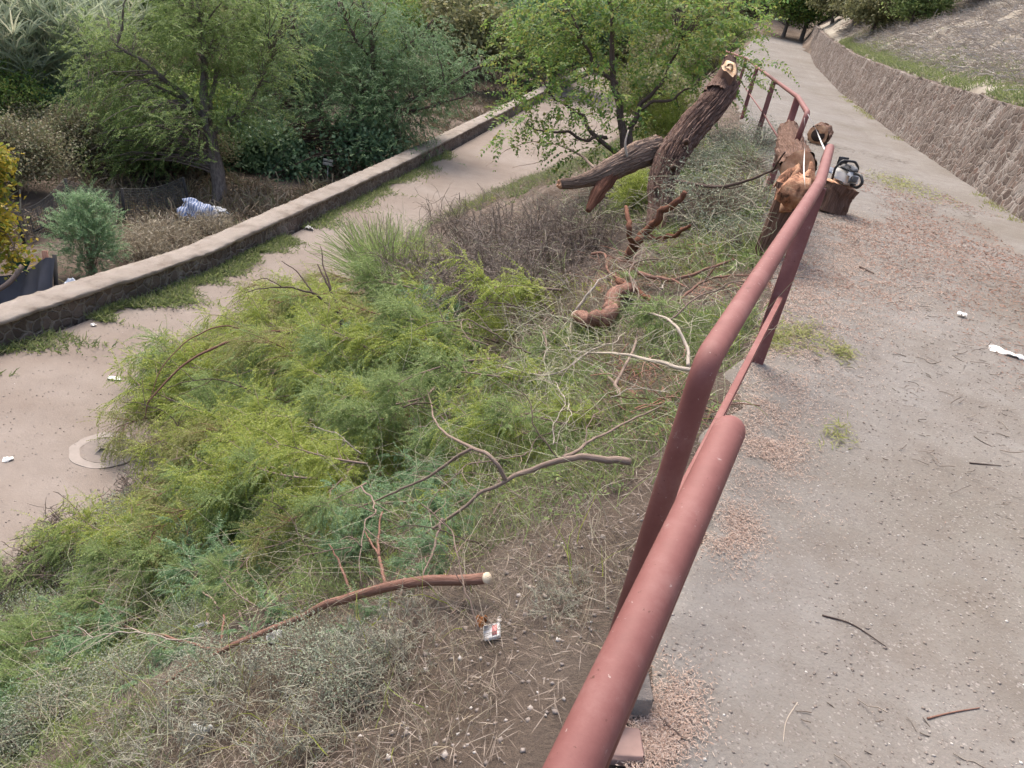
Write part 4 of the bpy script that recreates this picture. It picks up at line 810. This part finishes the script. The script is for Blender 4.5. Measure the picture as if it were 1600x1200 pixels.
s5 = shrub('leafy_shrub', 'bright green leafy shrub behind the leaning trunk', G0(1035, 262), .5, 1.2, 60, 34, .04, .15, L_yel, frond=True, spread=.15)
dup(s5, G0(985, 335), 'drooping green leafy shrub hanging between trunk and cut log', .55)
dup(s5, onground(hit(650, 440, .4)), 'yellow green leafy shrub beside the bright grassy shrub', .45)

# ------------------------------------------------------------ trees
def tree(name, label, base_, limbs, crowns, lm, wood, ncl, nl, leaf, lw, frond=False, spread=.35, group=None, twr=.012, cat='tree', flat_=.6):
    """limbs: polylines with radii; crowns: (centre, radii)"""
    o = thing(name, label, cat, base_, group); allp = []
    for k, (pts, ra, rb) in enumerate(limbs):
        P = spline(pts, 8*len(pts)); P = P+np.stack([fbm(np.linspace(0, 5, len(P)), np.zeros(len(P))+k, 300+s+k*3, 2) for s in range(3)], 1)*.12; 
        if k == 0: P[0] = pts[0]
        allp.append(P); Geo().tube(P, np.linspace(ra, rb, len(P)), 12, True, bark_bump(k+20, 5, .12)).build('trunk' if k == 0 else 'limb', wood, o)
    allp = np.concatenate(allp); vol = np.array([c[1][0]*c[1][1]*c[1][2] for c in crowns])**.67; w = vol/vol.sum(); tw = Geo(); lf = Geo()
    for (c, R_), f in zip(crowns, w):
        n = max(6, int(ncl*f)); d = nrm(rng.normal(size=(n, 3))); r = rng.uniform(.35, 1.2, n)[:, None]; tip = np.array(c)+d*r*np.array(R_)*(1+fbm(d[:, 0]*2, d[:, 1]*2+d[:, 2], 7)[:, None]*.3)
        ix = np.argmin(((tip[:, None]-allp[None])**2).sum(-1)+(np.maximum(allp[None, :, 2]-tip[:, None, 2], 0)*2)**2, 1); s = allp[ix]
        t = np.linspace(0, 1, 7)[None, :, None]; P = s[:, None]+(tip-s)[:, None]*t; P[:, :, 2] += (np.sin(t[..., 0]*math.pi)*.12*np.linalg.norm(tip-s, axis=1)[:, None]); P[:, 1:-1] += rng.normal(size=(n, 5, 3))*.05
        tw.tubes(P, np.linspace(1, .25, 7)[None]*twr*np.clip(np.linalg.norm(tip-s, axis=1), .4, 2.)[:, None], 5)
        m = n*nl; i = np.repeat(np.arange(n), nl); u = rng.uniform(.55, 1.02, m); cc = P[i, -1]*u[:, None]+P[i, 3]*(1-u)[:, None]+rng.normal(size=(m, 3))*spread*np.array([1, 1, flat_])
        if frond:
            d = nrm(cc-P[i, 3])+rng.normal(size=(m, 3))*.5; Q = strands(m, cc, d, rng.uniform(.7, 1.2, m)*leaf*5.5, 5, .8, .1); lf.fronds(Q, 8, np.full(m, leaf), lw, .2)
        else: lf.leaves(cc, rng.normal(size=(m, 3))+np.array([0, 0, -.4]), rng.normal(size=(m, 3))+np.array([0, 0, 1.2]), rng.uniform(.6, 1.3, m)*leaf, rng.uniform(.7, 1.3, m)*leaf*lw)
    tw.build('twigs', wood, o); lf.build('crown', lm, o)
    return o
def cr(px, py, D, rx, ry, rd=None): s = D/F; return (ond(px, py, D), (rx*s, (rd or rx*.9)*s, ry*s))
# thin tree beyond the low wall, left
b = G0(345, 318); D = depth(b)
tree('slender_tree', 'slender grey trunked tree with an airy spreading crown beyond the low wall', b,
     [([b-np.array([0, 0, .2]), ond(341, 275, D), ond(333, 230, D), ond(324, 190, D), ond(318, 130, D), ond(312, 50, D), ond(310, -20, D)], .2, .05),
      ([ond(327, 200, D), ond(290, 150, D), ond(240, 110, D-.5), ond(180, 70, D-1)], .09, .03), ([ond(300, 160, D), ond(230, 125, D+.4), ond(150, 110, D)], .05, .02),
      ([ond(322, 170, D), ond(345, 100, D+.5), ond(372, 20, D+1)], .07, .02), ([ond(330, 215, D), ond(392, 160, D+.5), ond(420, 80, D+1)], .08, .025)],
     [cr(200, 70, D, 90, 45), cr(300, 60, D, 110, 55), cr(390, 90, D+.5, 90, 55), cr(170, 140, D-.5, 80, 40), cr(250, 190, D-1, 90, 45), cr(360, 170, D, 70, 40), cr(330, -10, D, 130, 50), cr(190, 235, D-.5, 60, 30)],
     L_tree, M_greybark, 580, 10, .065, .26, frond=True, spread=.24)
# dense dark tree by the sign
b = G0(505, 272); D = depth(b)+.6
tree('dense_tree', 'dense dark green tree leaning out over the low wall behind the small sign', b,
     [([b-np.array([0, 0, .2]), ond(520, 240, D), ond(545, 200, D), ond(580, 120, D), ond(575, 40, D), ond(560, -40, D)], .17, .05),
      ([ond(545, 205, D), ond(600, 175, D-.3), ond(660, 150, D-.5), ond(720, 120, D-.5), ond(775, 88, D-.5)], .1, .03), ([ond(600, 175, D-.3), ond(680, 165, D-.6), ond(750, 140, D-.8)], .05, .015), ([ond(560, 170, D), ond(620, 90, D+.3), ond(680, 30, D+.5)], .08, .02), ([ond(530, 220, D), ond(490, 150, D), ond(460, 60, D)], .08, .02), ([ond(575, 90, D), ond(540, 30, D-.5), ond(515, -20, D-.5)], .06, .02)],
     [cr(470, 200, D-.3, 90, 60), cr(560, 200, D-.6, 100, 50), cr(630, 150, D, 80, 50), cr(560, 120, D, 120, 60), cr(480, 100, D+.3, 100, 60), cr(650, 80, D+.3, 90, 45), cr(540, 30, D, 130, 50), cr(680, 120, D-.3, 60, 30), cr(620, 200, D-.6, 60, 30), cr(430, 150, D, 60, 50)],
     L_dark, M_stickdark, 780, 14, .065, .28, frond=True, spread=.24)
tree('dark_bush', 'broad leaved blue green bush at the foot of the dense dark tree', G0(415, 305),
     [([G0(415, 305), ond(415, 270, D-1), ond(410, 220, D-1)], .07, .02)], [cr(410, 235, D-1.1, 60, 55), cr(445, 262, D-1.2, 45, 35), cr(370, 215, D-1, 35, 45), cr(590, 225, D-.8, 50, 30)], L_broad, M_stickdark, 200, 70, .15, .3, spread=.28, cat='bush')
# feathery tree on the near side of the road
D = 13.0; b = onground(hit(985, 330)); b = onground(ond(985, 290, D))
tree('feathery_tree', 'light green feathery leaved tree with thin dark stems behind the leaning trunk', b,
     [([b-np.array([0, 0, .2]), ond(975, 215, D), ond(965, 160, D), ond(958, 100, D), ond(952, 20, D), ond(950, -40, D)], .08, .025),
      ([ond(978, 240, D), ond(1000, 175, D), ond(1030, 130, D), ond(1060, 60, D)], .055, .015), ([ond(975, 250, D), ond(940, 215, D-.3), ond(900, 180, D-.5), ond(870, 150, D-.6)], .05, .015),
      ([ond(940, 215, D-.3), ond(880, 210, D-.8), ond(830, 195, D-1)], .03, .01), ([ond(1000, 175, D), ond(1060, 150, D-.2), ond(1110, 110, D-.3)], .03, .01), ([ond(962, 140, D), ond(920, 80, D), ond(890, 20, D)], .04, .012)],
     [cr(860, 110, D-.4, 75, 40), cr(880, 165, D-.6, 80, 30), cr(960, 40, D, 110, 45), cr(1080, 50, D, 90, 50), cr(1100, 110, D-.3, 65, 40), cr(1150, 30, D+.2, 50, 35), cr(960, 110, D+.5, 80, 45), cr(830, 195, D-1, 45, 22), cr(1000, -10, D, 150, 40), cr(850, 40, D+.3, 80, 45), cr(1020, 180, D+.4, 60, 40), cr(920, 235, D-.4, 60, 25)],
     L_treel, M_stickdark, 230, 6, .09, .3, frond=True, spread=.2, twr=.007)
# autumn yellow tree at the left picture edge
D = 12.5; b = onground(ond(-60, 420, D))
tree('yellow_tree', 'yellowing leafy branches of a small tree at the left picture edge', b, [([b, ond(-55, 300, D), ond(-40, 200, D)], .06, .02), ([ond(-52, 320, D), ond(-10, 350, D), ond(20, 385, D)], .025, .008), ([ond(-45, 260, D), ond(-10, 240, D), ond(15, 225, D)], .02, .006)],
     [cr(-5, 255, D, 25, 38), cr(-12, 360, D, 38, 40), cr(0, 300, D, 14, 18), cr(15, 405, D, 18, 16), cr(-40, 300, D, 40, 90)], L_autumn, M_stick, 110, 26, .1, .3, spread=.13)
# background shrubs, trees and reeds
def bgtree(lm, wood, R_, H_, label, name='background_tree', leaf=.16, ncl=130, nl=75, group=None):
    o = thing(name, label, 'tree', (0, 0, 0), group)
    Geo().tube(spline([[0, 0, -.3], [.1, .05, H_*.3], [0, .1, H_*.75]], 12), np.linspace(.14, .04, 12)*R_/2, 9).build('trunk', wood, o)
    n = ncl; d = nrm(rng.normal(size=(n, 3))); tip = d*rng.uniform(.3, 1.05, n)[:, None]*np.array([R_, R_, H_*.42])*(1+fbm(d[:, 0]*2.5, d[:, 1]*2.5+d[:, 2], 17)[:, None]*.5)+np.array([0, 0, H_*.58])
    t = np.linspace(0, 1, 5)[None, :, None]; s = np.stack([np.zeros(n), np.zeros(n), np.clip(tip[:, 2]*.6, .2, H_*.7)], 1); P = s[:, None]+(tip-s)[:, None]*t; Geo().tubes(P, np.linspace(.03, .008, 5)[None]*R_/2, 4).build('branches', wood, o)
    i = np.repeat(np.arange(n), nl); m = n*nl; c = tip[i]+rng.normal(size=(m, 3))*R_*.15*np.array([1, 1, .6])
    Geo().leaves(c, rng.normal(size=(m, 3))+np.array([0, 0, -.4]), rng.normal(size=(m, 3))+np.array([0, 0, 1.2]), rng.uniform(.6, 1.3, m)*leaf, rng.uniform(.7, 1.3, m)*leaf*.3).build('crown', lm, o); return o
def put(o, p, sc, rot=None): o.location = [float(q) for q in p]; o.scale = (sc, sc, sc); o.rotation_euler = (0, 0, random.uniform(0, 6) if rot is None else rot); return o
GT = 'trees and bushes behind the low wall'
pro = [bgtree(L_tree, M_greybark, 2.0, 4.2, 'mid green bushy tree among those beyond the low wall', group=GT), bgtree(L_far, M_greybark, 2.0, 3.2, 'dull yellow green bush among those beyond the low wall', 'background_bush', group=GT),
       bgtree(L_dark, M_stickdark, 2.0, 4.2, 'dark green bushy tree among those beyond the low wall', group=GT), bgtree(L_bbrown, M_stickdark, 1.6, 1.9, 'brown half dead bush among those beyond the low wall', 'background_bush', .085, nl=130, group=GT),
       bgtree(L_treel, M_greybark, 2.0, 4.2, 'light green bushy tree among those beyond the low wall', group=GT)]
seen = set()
def bgput(k, p, sc):
    o = pro[k] if k not in seen else copy_tree(pro[k]); seen.add(k); return put(o, p, sc)
def atd(px, D): return onground(ond(px, 200, D)*np.array([1, 1, 0]))
BG = [(4, 330, 245, .5), (0, 265, 245, .6), (4, 110, 195, .7), (4, 560, 150, .9), (4, 20, 235, .5), (3, 30, 250, .8), (3, 120, 262, .8), (3, 190, 265, .9), (3, 70, 225, .7), (3, 250, 255, .8), (0, 215, 270, .45), (3, 300, 270, .7), (2, 110, 235, .4), (2, 265, 285, .4), (3, 20, 300, .8), (1, 230, 190, .7),
      (0, 240, 120, 1.0), (1, 190, 60, 1.3), (1, 300, 110, 1.4), (0, 420, 130, 1.2), (1, 480, 120, 1.5), (4, 600, 100, 1.3), (1, 690, 110, 1.3), (1, 730, 70, 1.3), (4, 640, 40, 1.6), (1, 760, 40, 1.8), (0, 540, 40, 1.8), (1, 420, 30, 1.9), (1, 250, 20, 1.9), (0, 90, 10, 1.8), (2, 170, 25, 1.5)]
for k, px, py, sc in BG: bgput(k, G0(px, py), sc*random.uniform(.9, 1.15))
for k in range(46):                                  # far hillside beyond the bend
    y = random.uniform(44, 95); x = random.uniform(-34, 4) if k % 3 else random.uniform(-6, 10)
    if x > float(xfoot(y))-.5 and x < float(xwallr(y))+2: x = float(xfoot(y))-random.uniform(1, 8)
    bgput(random.choice([0, 1, 1, 4, 1, 2]), onground([x, y]), random.uniform(1., 1.9))
for k in range(16):                                  # where the path disappears
    y = random.uniform(62, 84); x = float(xrail(y))+random.uniform(-6, 12); bgput(random.choice([1, 4]), onground([x, y]), random.uniform(.9, 1.5))
for y in (26, 29, 33, 37, 42, 47, 53, 58, 50, 55, 60, 45): bgput(random.choice([4, 4, 1]), onground([float(xrail(y))-random.uniform(1.6, 3.2), y]), random.uniform(.45, .75))
GH = 'bushes on the bank above the retaining wall'
hb = bgtree(L_mid, M_greybark, 1.8, 2.6, 'green drooping bush on the bank above the stone wall', 'hillside_bush', group=GH); put(hb, onground([15.5, 27.5]), 1.2)
hr = bgtree(L_red, M_stickdark, 1.6, 2.2, 'reddish brown dry bush on the bank above the stone wall', 'hillside_bush', group=GH); put(hr, onground([14.8, 34]), 1.2)
for x, y, s in ((18.5, 31, 1.2), (12.9, 35, .7), (15, 45, 1.4), (21, 30, 1.3), (17.5, 52, 1.5), (14, 40, .9), (23, 26, 1.2), (25, 38, 1.6), (22, 44, 1.6)): o = copy_tree(hb); put(o, onground([x, y]), s)
tr = bgtree(L_far, M_greybark, 1.6, 2.4, 'dull olive bush overhanging the far end of the stone wall', 'hillside_bush', group=GH); put(tr, onground([12.6, 38]), .9); put(copy_tree(tr), onground([13.2, 43]), 1.); put(copy_tree(tr), onground([15.6, 55]), 1.2)
# reeds
def reed():
    o = thing('reed_clump', 'pale green clump of tall cane reeds on the far left bank', 'reeds', (0, 0, 0), 'cane reeds on the far left bank')
    n = 46; th = rng.uniform(0, 6.28, n); P0 = np.stack([np.cos(th), np.sin(th), th*0], 1)*rng.uniform(0, .7, n)[:, None]; d = np.stack([np.cos(th)*.18, np.sin(th)*.18, np.ones(n)], 1)
    st_ = strands(n, P0, d, rng.uniform(2.2, 3.6, n), 8, .12, .05); Geo().tubes(st_, np.full((1, 8), .012), 4).build('canes', L_reed, o)
    m = n*40; i = rng.integers(0, n, m); j = rng.integers(2, 8, m); a = rng.uniform(0, 6.28, m); d = np.stack([np.cos(a), np.sin(a), rng.uniform(1.0, 2.6, m)], 1); P = strands(m, st_[i, j], d, rng.uniform(.4, .9, m), 5, .9, .06)
    Geo().ribbons(P, np.array([[.016, .02, .018, .012, .003]])).build('blades', L_reed, o); return o
rd = reed(); first = True
for px, py in ((40, 200), (75, 195), (15, 185), (100, 180), (55, 165), (120, 200), (5, 150), (85, 145), (30, 120), (140, 170), (60, 110), (170, 100), (205, 120), (20, 215), (60, 212), (95, 208), (35, 160), (110, 150), (0, 175)):
    o = rd if first else copy_tree(rd); first = False; put(o, G0(px, py), random.uniform(1.0, 1.35))
# feathery sapling behind the wall
b = G0(145, 432)
shrub('feathery_sapling', 'feathery green sapling just behind the low wall at left', b, .5, 1.6, 70, 22, .045, .2, L_blue, frond=True, spread=.12, cat='sapling')
s6 = shrub('pale_shrub', 'pale dry grass tussock behind the low wall in the middle', G0(255, 390), .6, .6, 90, 40, .14, .05, L_dry, spread=.2)
dup(s6, G0(215, 400), 'pale dry tussock right of the feathery sapling', .8); dup(s6, G0(330, 365), 'pale dry tussock beside the dumped striped sack', .7)

# ------------------------------------------------------------ things beyond the low wall
D = depth(G0(115, 345))
nf = thing('net_fence', 'sagging dark net fence on thin black posts in the valley', 'fence', G0(115, 345))
tp = [G0(40, 385), G0(118, 348), G0(196, 352), G0(300, 330)]
hs = [.7, .95, .85, .8]; leans = [(-.1, 0), (-.13, 0), (-.02, 0), (-.2, 0)]; tops = []
for p, h, l in zip(tp, hs, leans):
    t = p+np.array([l[0], l[1], h]); tops.append(t); Geo().tube([p-np.array([0, 0, .2]), t], .035, 8).build('post', M_post, nf)
g = Geo()
for (p, q), (a, b) in zip(zip(tp, tp[1:]), zip(tops, tops[1:])):
    for k in range(0, 45):
        u = k/44; lo = p*(1-u)+q*u; hi = a*(1-u)+b*u-np.array([0, 0, .12*math.sin(u*math.pi)]); g.tubes(np.array([[lo, (lo+hi)/2+RT*.03*math.sin(k), hi]]), np.full((1, 3), .006), 3)
    for k in range(14):
        v = k/13; L = np.array([(p*(1-u)+q*u)*(1-v)+(a*(1-u)+b*u-np.array([0, 0, .12*math.sin(u*math.pi)]))*v for u in np.linspace(0, 1, 9)]); g.tubes(L[None], np.full((1, 9), .006), 3)
g.build('net', flat('net_mesh', (.09, .09, .085), .9, .3, 5), nf)
p = G0(92, 372); stk = thing('charred_stump', 'charred forked stump in front of the net fence', 'stump', p)
Geo().tube(spline([p+RT*.22-UP*.03, p+UP*.22, p+UP*.55-RT*.18], 12), np.linspace(.12, .03, 12), 12, True, bark_bump(4, 4, .3)).build('trunk', M_rot, stk)
Geo().tube(spline([p+UP*.26, p+UP*.27-RT*.2, p+UP*.12-RT*.55], 10), np.linspace(.06, .025, 10), 8).build('limb', M_rot, stk)
p = G0(315, 350); sk = thing('striped_sack', 'crumpled blue and white striped sack dumped beyond the low wall', 'sack', p)
def f_sack(n, b):
    w = N(n, 'ShaderNodeTexWave'); w.inputs['Scale'].default_value = 5; w.inputs['Distortion'].default_value = 4; n.links.new(coord(n, 'Object'), w.inputs['Vector']); n.links.new(ramp(n, w.outputs[0], [(.4, (.62, .63, .68)), (.55, (.2, .26, .42))]), b.inputs['Base Color'])
th, ph = np.meshgrid(np.linspace(0, 2*math.pi, 36, endpoint=False), np.linspace(.02, math.pi-.02, 18)); d = np.stack([np.cos(th)*np.sin(ph), np.sin(th)*np.sin(ph), np.cos(ph)], -1)
r = 1+fbm(d[..., 0]*2.5+d[..., 2], d[..., 1]*2.5, 55)*.9; V = d*r[..., None]*np.array([.46, .3, .27])+np.array([0, 0, .22])+p; g = Geo(); i = np.arange(17)[:, None]*36; j = np.arange(36)[None]; j2 = (j+1) % 36
g.add(V, np.stack([i+j, i+36+j, i+36+j2, i+j2], -1)); g.build('bag', mat('striped_sack', f_sack, .7), sk)
V2 = d*(1+fbm(d[..., 0]*3, d[..., 1]*3+d[..., 2], 56)*.8)[..., None]*np.array([.2, .14, .09])+np.array([.35, .25, .3])+p; g = Geo(); g.add(V2, np.stack([i+j, i+36+j, i+36+j2, i+j2], -1)); g.build('torn_flap', M_white, sk)
# small sign on a stake
b = hit(511, 290); b = onground(ond(511, 287, 19.5)); b = G0(511, 288)
sg = thing('small_sign', 'small white two panel sign on a thin grey stake behind the low wall', 'sign', b); D = depth(b); t_ = ond(513, 252, D)
Geo().tube([b-np.array([0, 0, .2]), t_], .018, 8).build('stake', flat('grey_stake', (.3, .29, .27), .8), sg)
fx = nrm(np.array([RT[0], RT[1], 0])); R3 = np.stack([fx, np.cross([0, 0, 1.], fx), [0, 0, 1.]], 1); up = np.array([0, 0, 1.]); w_ = 15*D/F; M_sign = flat('sign_board', (.5, .45, .38), .7, .15, 8)
Geo().box(t_+up*.035-R3[:, 1]*.03, [w_, .02, .075], R3, .003).build('upper_panel', M_sign, sg); Geo().box(t_-up*.075-R3[:, 1]*.03, [w_*1.08, .02, .1], R3, .003).build('lower_panel', M_sign, sg)
Geo().box(t_-up*.012-R3[:, 1]*.03, [w_*.8, .014, .02], R3).build('dark_gap', M_post, sg)
# dark netting tent at lower left
D = 12.6
nt_ = thing('shade_netting', 'dark blue shade netting draped over stakes behind the low wall at far left', 'netting', onground(ond(40, 440, D)))
top = spline([ond(-60, 436, D), ond(-10, 432, D), ond(25, 428, D+.1), ond(50, 418, D+.1), ond(70, 403, D), ond(86, 404, D-.05)], 40); bot = np.stack([onground(q) for q in spline([ond(-60, 520, D-.8), ond(20, 500, D-.7), ond(92, 470, D-.3)], 40)])
u = np.linspace(0, 1, 16)[:, None, None]; V = top[None]*(1-u)+bot[None]*u; V = V+(np.sin(np.linspace(0, 30, 40))[None, :, None]*np.sin(u*2.5)*.05)*np.array([.4, 1, 0])+(np.sin(u*math.pi)*.1)*np.array([0, -1, 0])
g = Geo(); i = np.arange(15)[:, None]*40; j = np.arange(39)[None]; g.add(V, np.stack([i+j, i+j+1, i+41+j, i+40+j], -1)); g.build('net', M_net, nt_)
Geo().tube([onground(ond(72, 440, D)), ond(70, 392, D)], .045, 8, True, bark_bump(3)).build('stake', M_stickred, nt_); Geo().tube([onground(ond(86, 460, D)), ond(85, 398, D)], .035, 8).build('stake', M_post, nt_)
Geo().tube(spline([ond(-40, 470, D-.3), ond(10, 445, D-.3), ond(35, 415, D-.2)], 9), .04, 8).build('pole', M_stick, nt_)
g = Geo(); g.add([ond(12, 395, D+.2), ond(30, 400, D+.1), ond(48, 408, D+.2), ond(40, 425, D+.3), ond(15, 418, D+.3)], None, [[0, 1, 4], [1, 3, 4], [1, 2, 3]]); g.build('green_cloth', flat('green_cloth', (.02, .11, .085), .7), nt_)

# ------------------------------------------------------------ road and litter items
mp = hit(165, 712); mp[2] = ZR+.022+float(fbm(mp[0]*.9, mp[1]*.9, 43))*.035
mh = thing('manhole_cover', 'round concrete manhole cover with a broken collar in the lower road', 'manhole', mp)
def disc(r0, r1, z0, z1, n=56, jag=0.):
    g = Geo(); th = np.linspace(0, 2*math.pi, n, endpoint=False); V = []
    for r, z in ((r0, z1), (r1, z1), (r1, z0)):
        for w in th: V.append([mp[0]+math.cos(w)*r*(1+jag*math.sin(w*3+1)*math.sin(7*w)), mp[1]+math.sin(w)*r*(1+jag*math.sin(w*2)*math.sin(5*w)), mp[2]+z])
    Q = [[k*n+i, k*n+(i+1) % n, (k+1)*n+(i+1) % n, (k+1)*n+i] for k in range(2) for i in range(n)]; t = []
    if r0 == 0: V.append([mp[0], mp[1], mp[2]+z1])
    g.add(V, Q, t); return g
M_mh = flat('manhole_concrete', (.27, .235, .21), .9, .3, 9); M_mh2 = flat('manhole_iron', (.2, .17, .15), .85, .3, 14)
disc(.262, .37, -.04, .002, jag=.05).build('collar', M_mh, mh, False); disc(0, .255, -.04, .0).build('cover', M_mh2, mh, False); Geo().box(mp+np.array([.02, -.05, .001]), [.16, .14, .006], None, .002).build('centre_plate', M_mh, mh)
for a_, r_, s_ in ((.3, .45, .1), (-.1, .47, .08), (.75, .43, .07), (-.5, .46, .08)):
    q = mp+np.array([math.cos(a_)*r_, math.sin(a_)*r_, .0]); V = [[q[0]+math.cos(w)*s_*random.uniform(.6, 1.2), q[1]+math.sin(w)*s_*random.uniform(.6, 1.2), q[2]+.003] for w in np.linspace(0, 6.283, 7)[:-1]]
    g = Geo(); V2 = [[x_, y_, z_-.05] for x_, y_, z_ in V]; g.add(V+V2, [[i, (i+1) % 6, 6+(i+1) % 6, 6+i] for i in range(6)], [[0, i, i+1] for i in range(1, 5)]); g.build('broken_slab', M_mh, mh, False)
def rag(name, label, px, py, L, Wd, m, cat='litter', seed=0, z=None, hgt=.03, rot=0.):
    p = hit(px, py); p = onground(p) if z is None else np.array([p[0], p[1], z]); n = 12; u, v = np.meshgrid(np.linspace(-1, 1, n), np.linspace(-1, 1, n)); s = 1-.15*np.abs(u*v)**.5+fbm(u*2, v*2, seed)*.2
    X_ = u*L/2*s; Y_ = v*Wd/2*s; Z_ = hgt*(.35+fbm(u*1.7+seed, v*1.7, seed+1)*1.3+.4*(1-u*u)*(1-v*v)); c, s_ = math.cos(rot), math.sin(rot)
    T_ = np.stack([p[0]+X_*c-Y_*s_, p[1]+X_*s_+Y_*c, p[2]+np.maximum(Z_, .006)], -1); B_ = T_-np.array([0, 0, .004]); g = Geo(); i = np.arange(n-1)[:, None]*n; j = np.arange(n-1)[None]; q = np.stack([i+j, i+j+1, i+n+j+1, i+n+j], -1); g.add(T_, q); g.add(B_, q[..., ::-1])
    return tag(g.build(name, m), label, cat)
rd_z = ZR+.02
rag('paper_scrap', 'white paper scrap lying alone in the middle of the lower road', 180, 600, .2, .08, M_white, seed=1, z=rd_z, rot=.2); rag('paper_scrap', 'white oval paper scrap on the lower road left of the manhole', 15, 729, .12, .08, M_white, seed=2, z=rd_z, rot=.9)
rag('plastic_litter', 'grey blue plastic lid lying by the foot of the low wall', 120, 511, .24, .17, flat('blue_grey_plastic', (.38, .42, .48), .4, .15, 10, .5), seed=3, z=rd_z, hgt=.07); rag('paper_scrap', 'tiny white scrap right of the grey plastic lid', 147, 516, .08, .06, M_white, seed=4, z=rd_z)
rag('paper_scrap', 'white scrap beside the far wall foot weeds', 483, 364, .18, .13, M_white, seed=5, z=rd_z, hgt=.06); rag('paper_scrap', 'small white scrap in the weeds at the near end of the low wall', 46, 540, .07, .1, M_white, seed=6, z=rd_z)
rag('plastic_scrap', 'pale torn strip of plastic on the path at the right picture edge', 1572, 566, .3, .1, M_white, seed=7, z=float(zpath(4.7))+.01, rot=-.35); rag('stone_chip', 'round white chip on the path right of the middle handrail', 1498, 502, .07, .06, M_white, seed=8, z=float(zpath(5.5))+.01)
rag('plastic_cup', 'crushed clear plastic cup at the bottom of the slope', 318, 1148, .11, .06, flat('clear_cup', (.5, .53, .52), .3, .15, 20, .5), seed=9, hgt=.05); rag('plastic_bag', 'scrap of white plastic in the grey shrub under the pole', 428, 1000, .07, .06, M_white, seed=10, hgt=.05)
rag('plastic_scrap', 'small white plastic scrap in the grass above the pole', 383, 943, .05, .04, M_white, seed=12, hgt=.05); rag('card_strip', 'narrow white card strip on the lower left slope', 330, 975, .2, .03, flat('grey_card', (.42, .42, .41), .7), seed=13, hgt=.02, rot=.6); rag('tile_shard', 'orange tile shard at the road edge of the slope', 42, 938, .07, .1, flat('terracotta', (.42, .14, .06), .8), seed=14, hgt=.05)
rag('flat_stone', 'flat grey slab among the cut boughs in the centre of the slope', 808, 520, .32, .16, flat('slab_grey', (.3, .28, .255), .9), seed=15, hgt=.06, rot=.3)
# white packet with a faded red print
p = hit(771, 990, .02); pk = thing('cigarette_packet', 'crushed white packet with a faded red print lying on the bare soil bank', 'packet', p)
nv = nrm(np.array([-.5, -.25, .8])); xa = nrm(RT-nv*(RT@nv)); ya = np.cross(nv, xa); R4 = np.stack([xa, ya, nv], 1)
Geo().box(p+nv*.012, [.06, .052, .018], R4, .003).build('box', M_white, pk); Geo().box(p+nv*.022+xa*.014-ya*.002, [.018, .036, .002], R4).build('red_print', flat('faded_red', (.5, .2, .19), .7), pk)
rag('dead_leaf', 'curled orange brown leaf beside the white packet', 752, 978, .05, .035, flat('orange_leaf', (.26, .1, .03), .8), seed=16, hgt=.03)
# concrete blocks under the near handrail
p = hit(988, 1105); p[2] = float(zpath(p[1])); cb = thing('concrete_block', 'grey concrete footing block under the near handrail', 'block', p); Geo().box(p+np.array([-.02, .02, .03]), [.09, .17, .09], R3, .006).build('block', M_coping, cb)
p = hit(965, 1185); p[2] = float(zpath(p[1])); bk = thing('brick', 'pinkish broken brick beside the near handrail at the bottom edge', 'brick', p); Geo().box(p+np.array([0, .0, .01]), [.1, .09, .05], R3, .006).build('block', flat('pink_brick', (.38, .25, .21), .9, .2, 30), bk)
def psticks(label, a, b, r, m, mid=None):
    q = [hit(*a)]+([hit(*mid)] if mid else [])+[hit(*b)]; q = [np.array([v[0], v[1], float(zp_(v[0], v[1]))+r]) for v in q]; tag(Geo().tube(spline(q, 14), np.linspace(r, r*.5, 14), 7, True, bark_bump(int(a[0]), 3, .15)).build('stick', m), label, 'stick')
psticks('thin dark stick lying alone in the middle of the near path', (1280, 971), (1378, 1022), .0035, M_stickdark, (1325, 988)); psticks('short dark stick among sawdust beside the near handrail', (1022, 1140), (1060, 1172), .006, M_stickdark)
psticks('reddish twig on the lower right of the path', (1440, 1137), (1520, 1122), .0035, M_stickred, (1480, 1128)); psticks('short forked dark twig at the right of the near path', (1510, 733), (1560, 735), .004, M_stickdark)
psticks('dark broken stick on the path right of the green sprigs', (1340, 425), (1362, 436), .012, M_stickdark); psticks('curved pale straw lying across the near path', (1240, 1110), (1216, 1175), .002, M_stickpale, (1222, 1140))
dup(s3, onground(hit(760, 440, .4)), 'leafless brown twiggy shrub in front of the other bare ones mid slope', .85); dup(s3, onground(hit(860, 430, .3)), 'leafless brown twiggy shrub beside the pale forked stick', .7); dup(s3, onground(hit(930, 360, .2)), 'leafless brown twiggy shrub just below the cut log end', .75)
for o in list(S.objects):
    if o.type == 'MESH' and o.parent is None and 'kind' not in o and 'label' not in o: print('UNTAGGED', o.name)
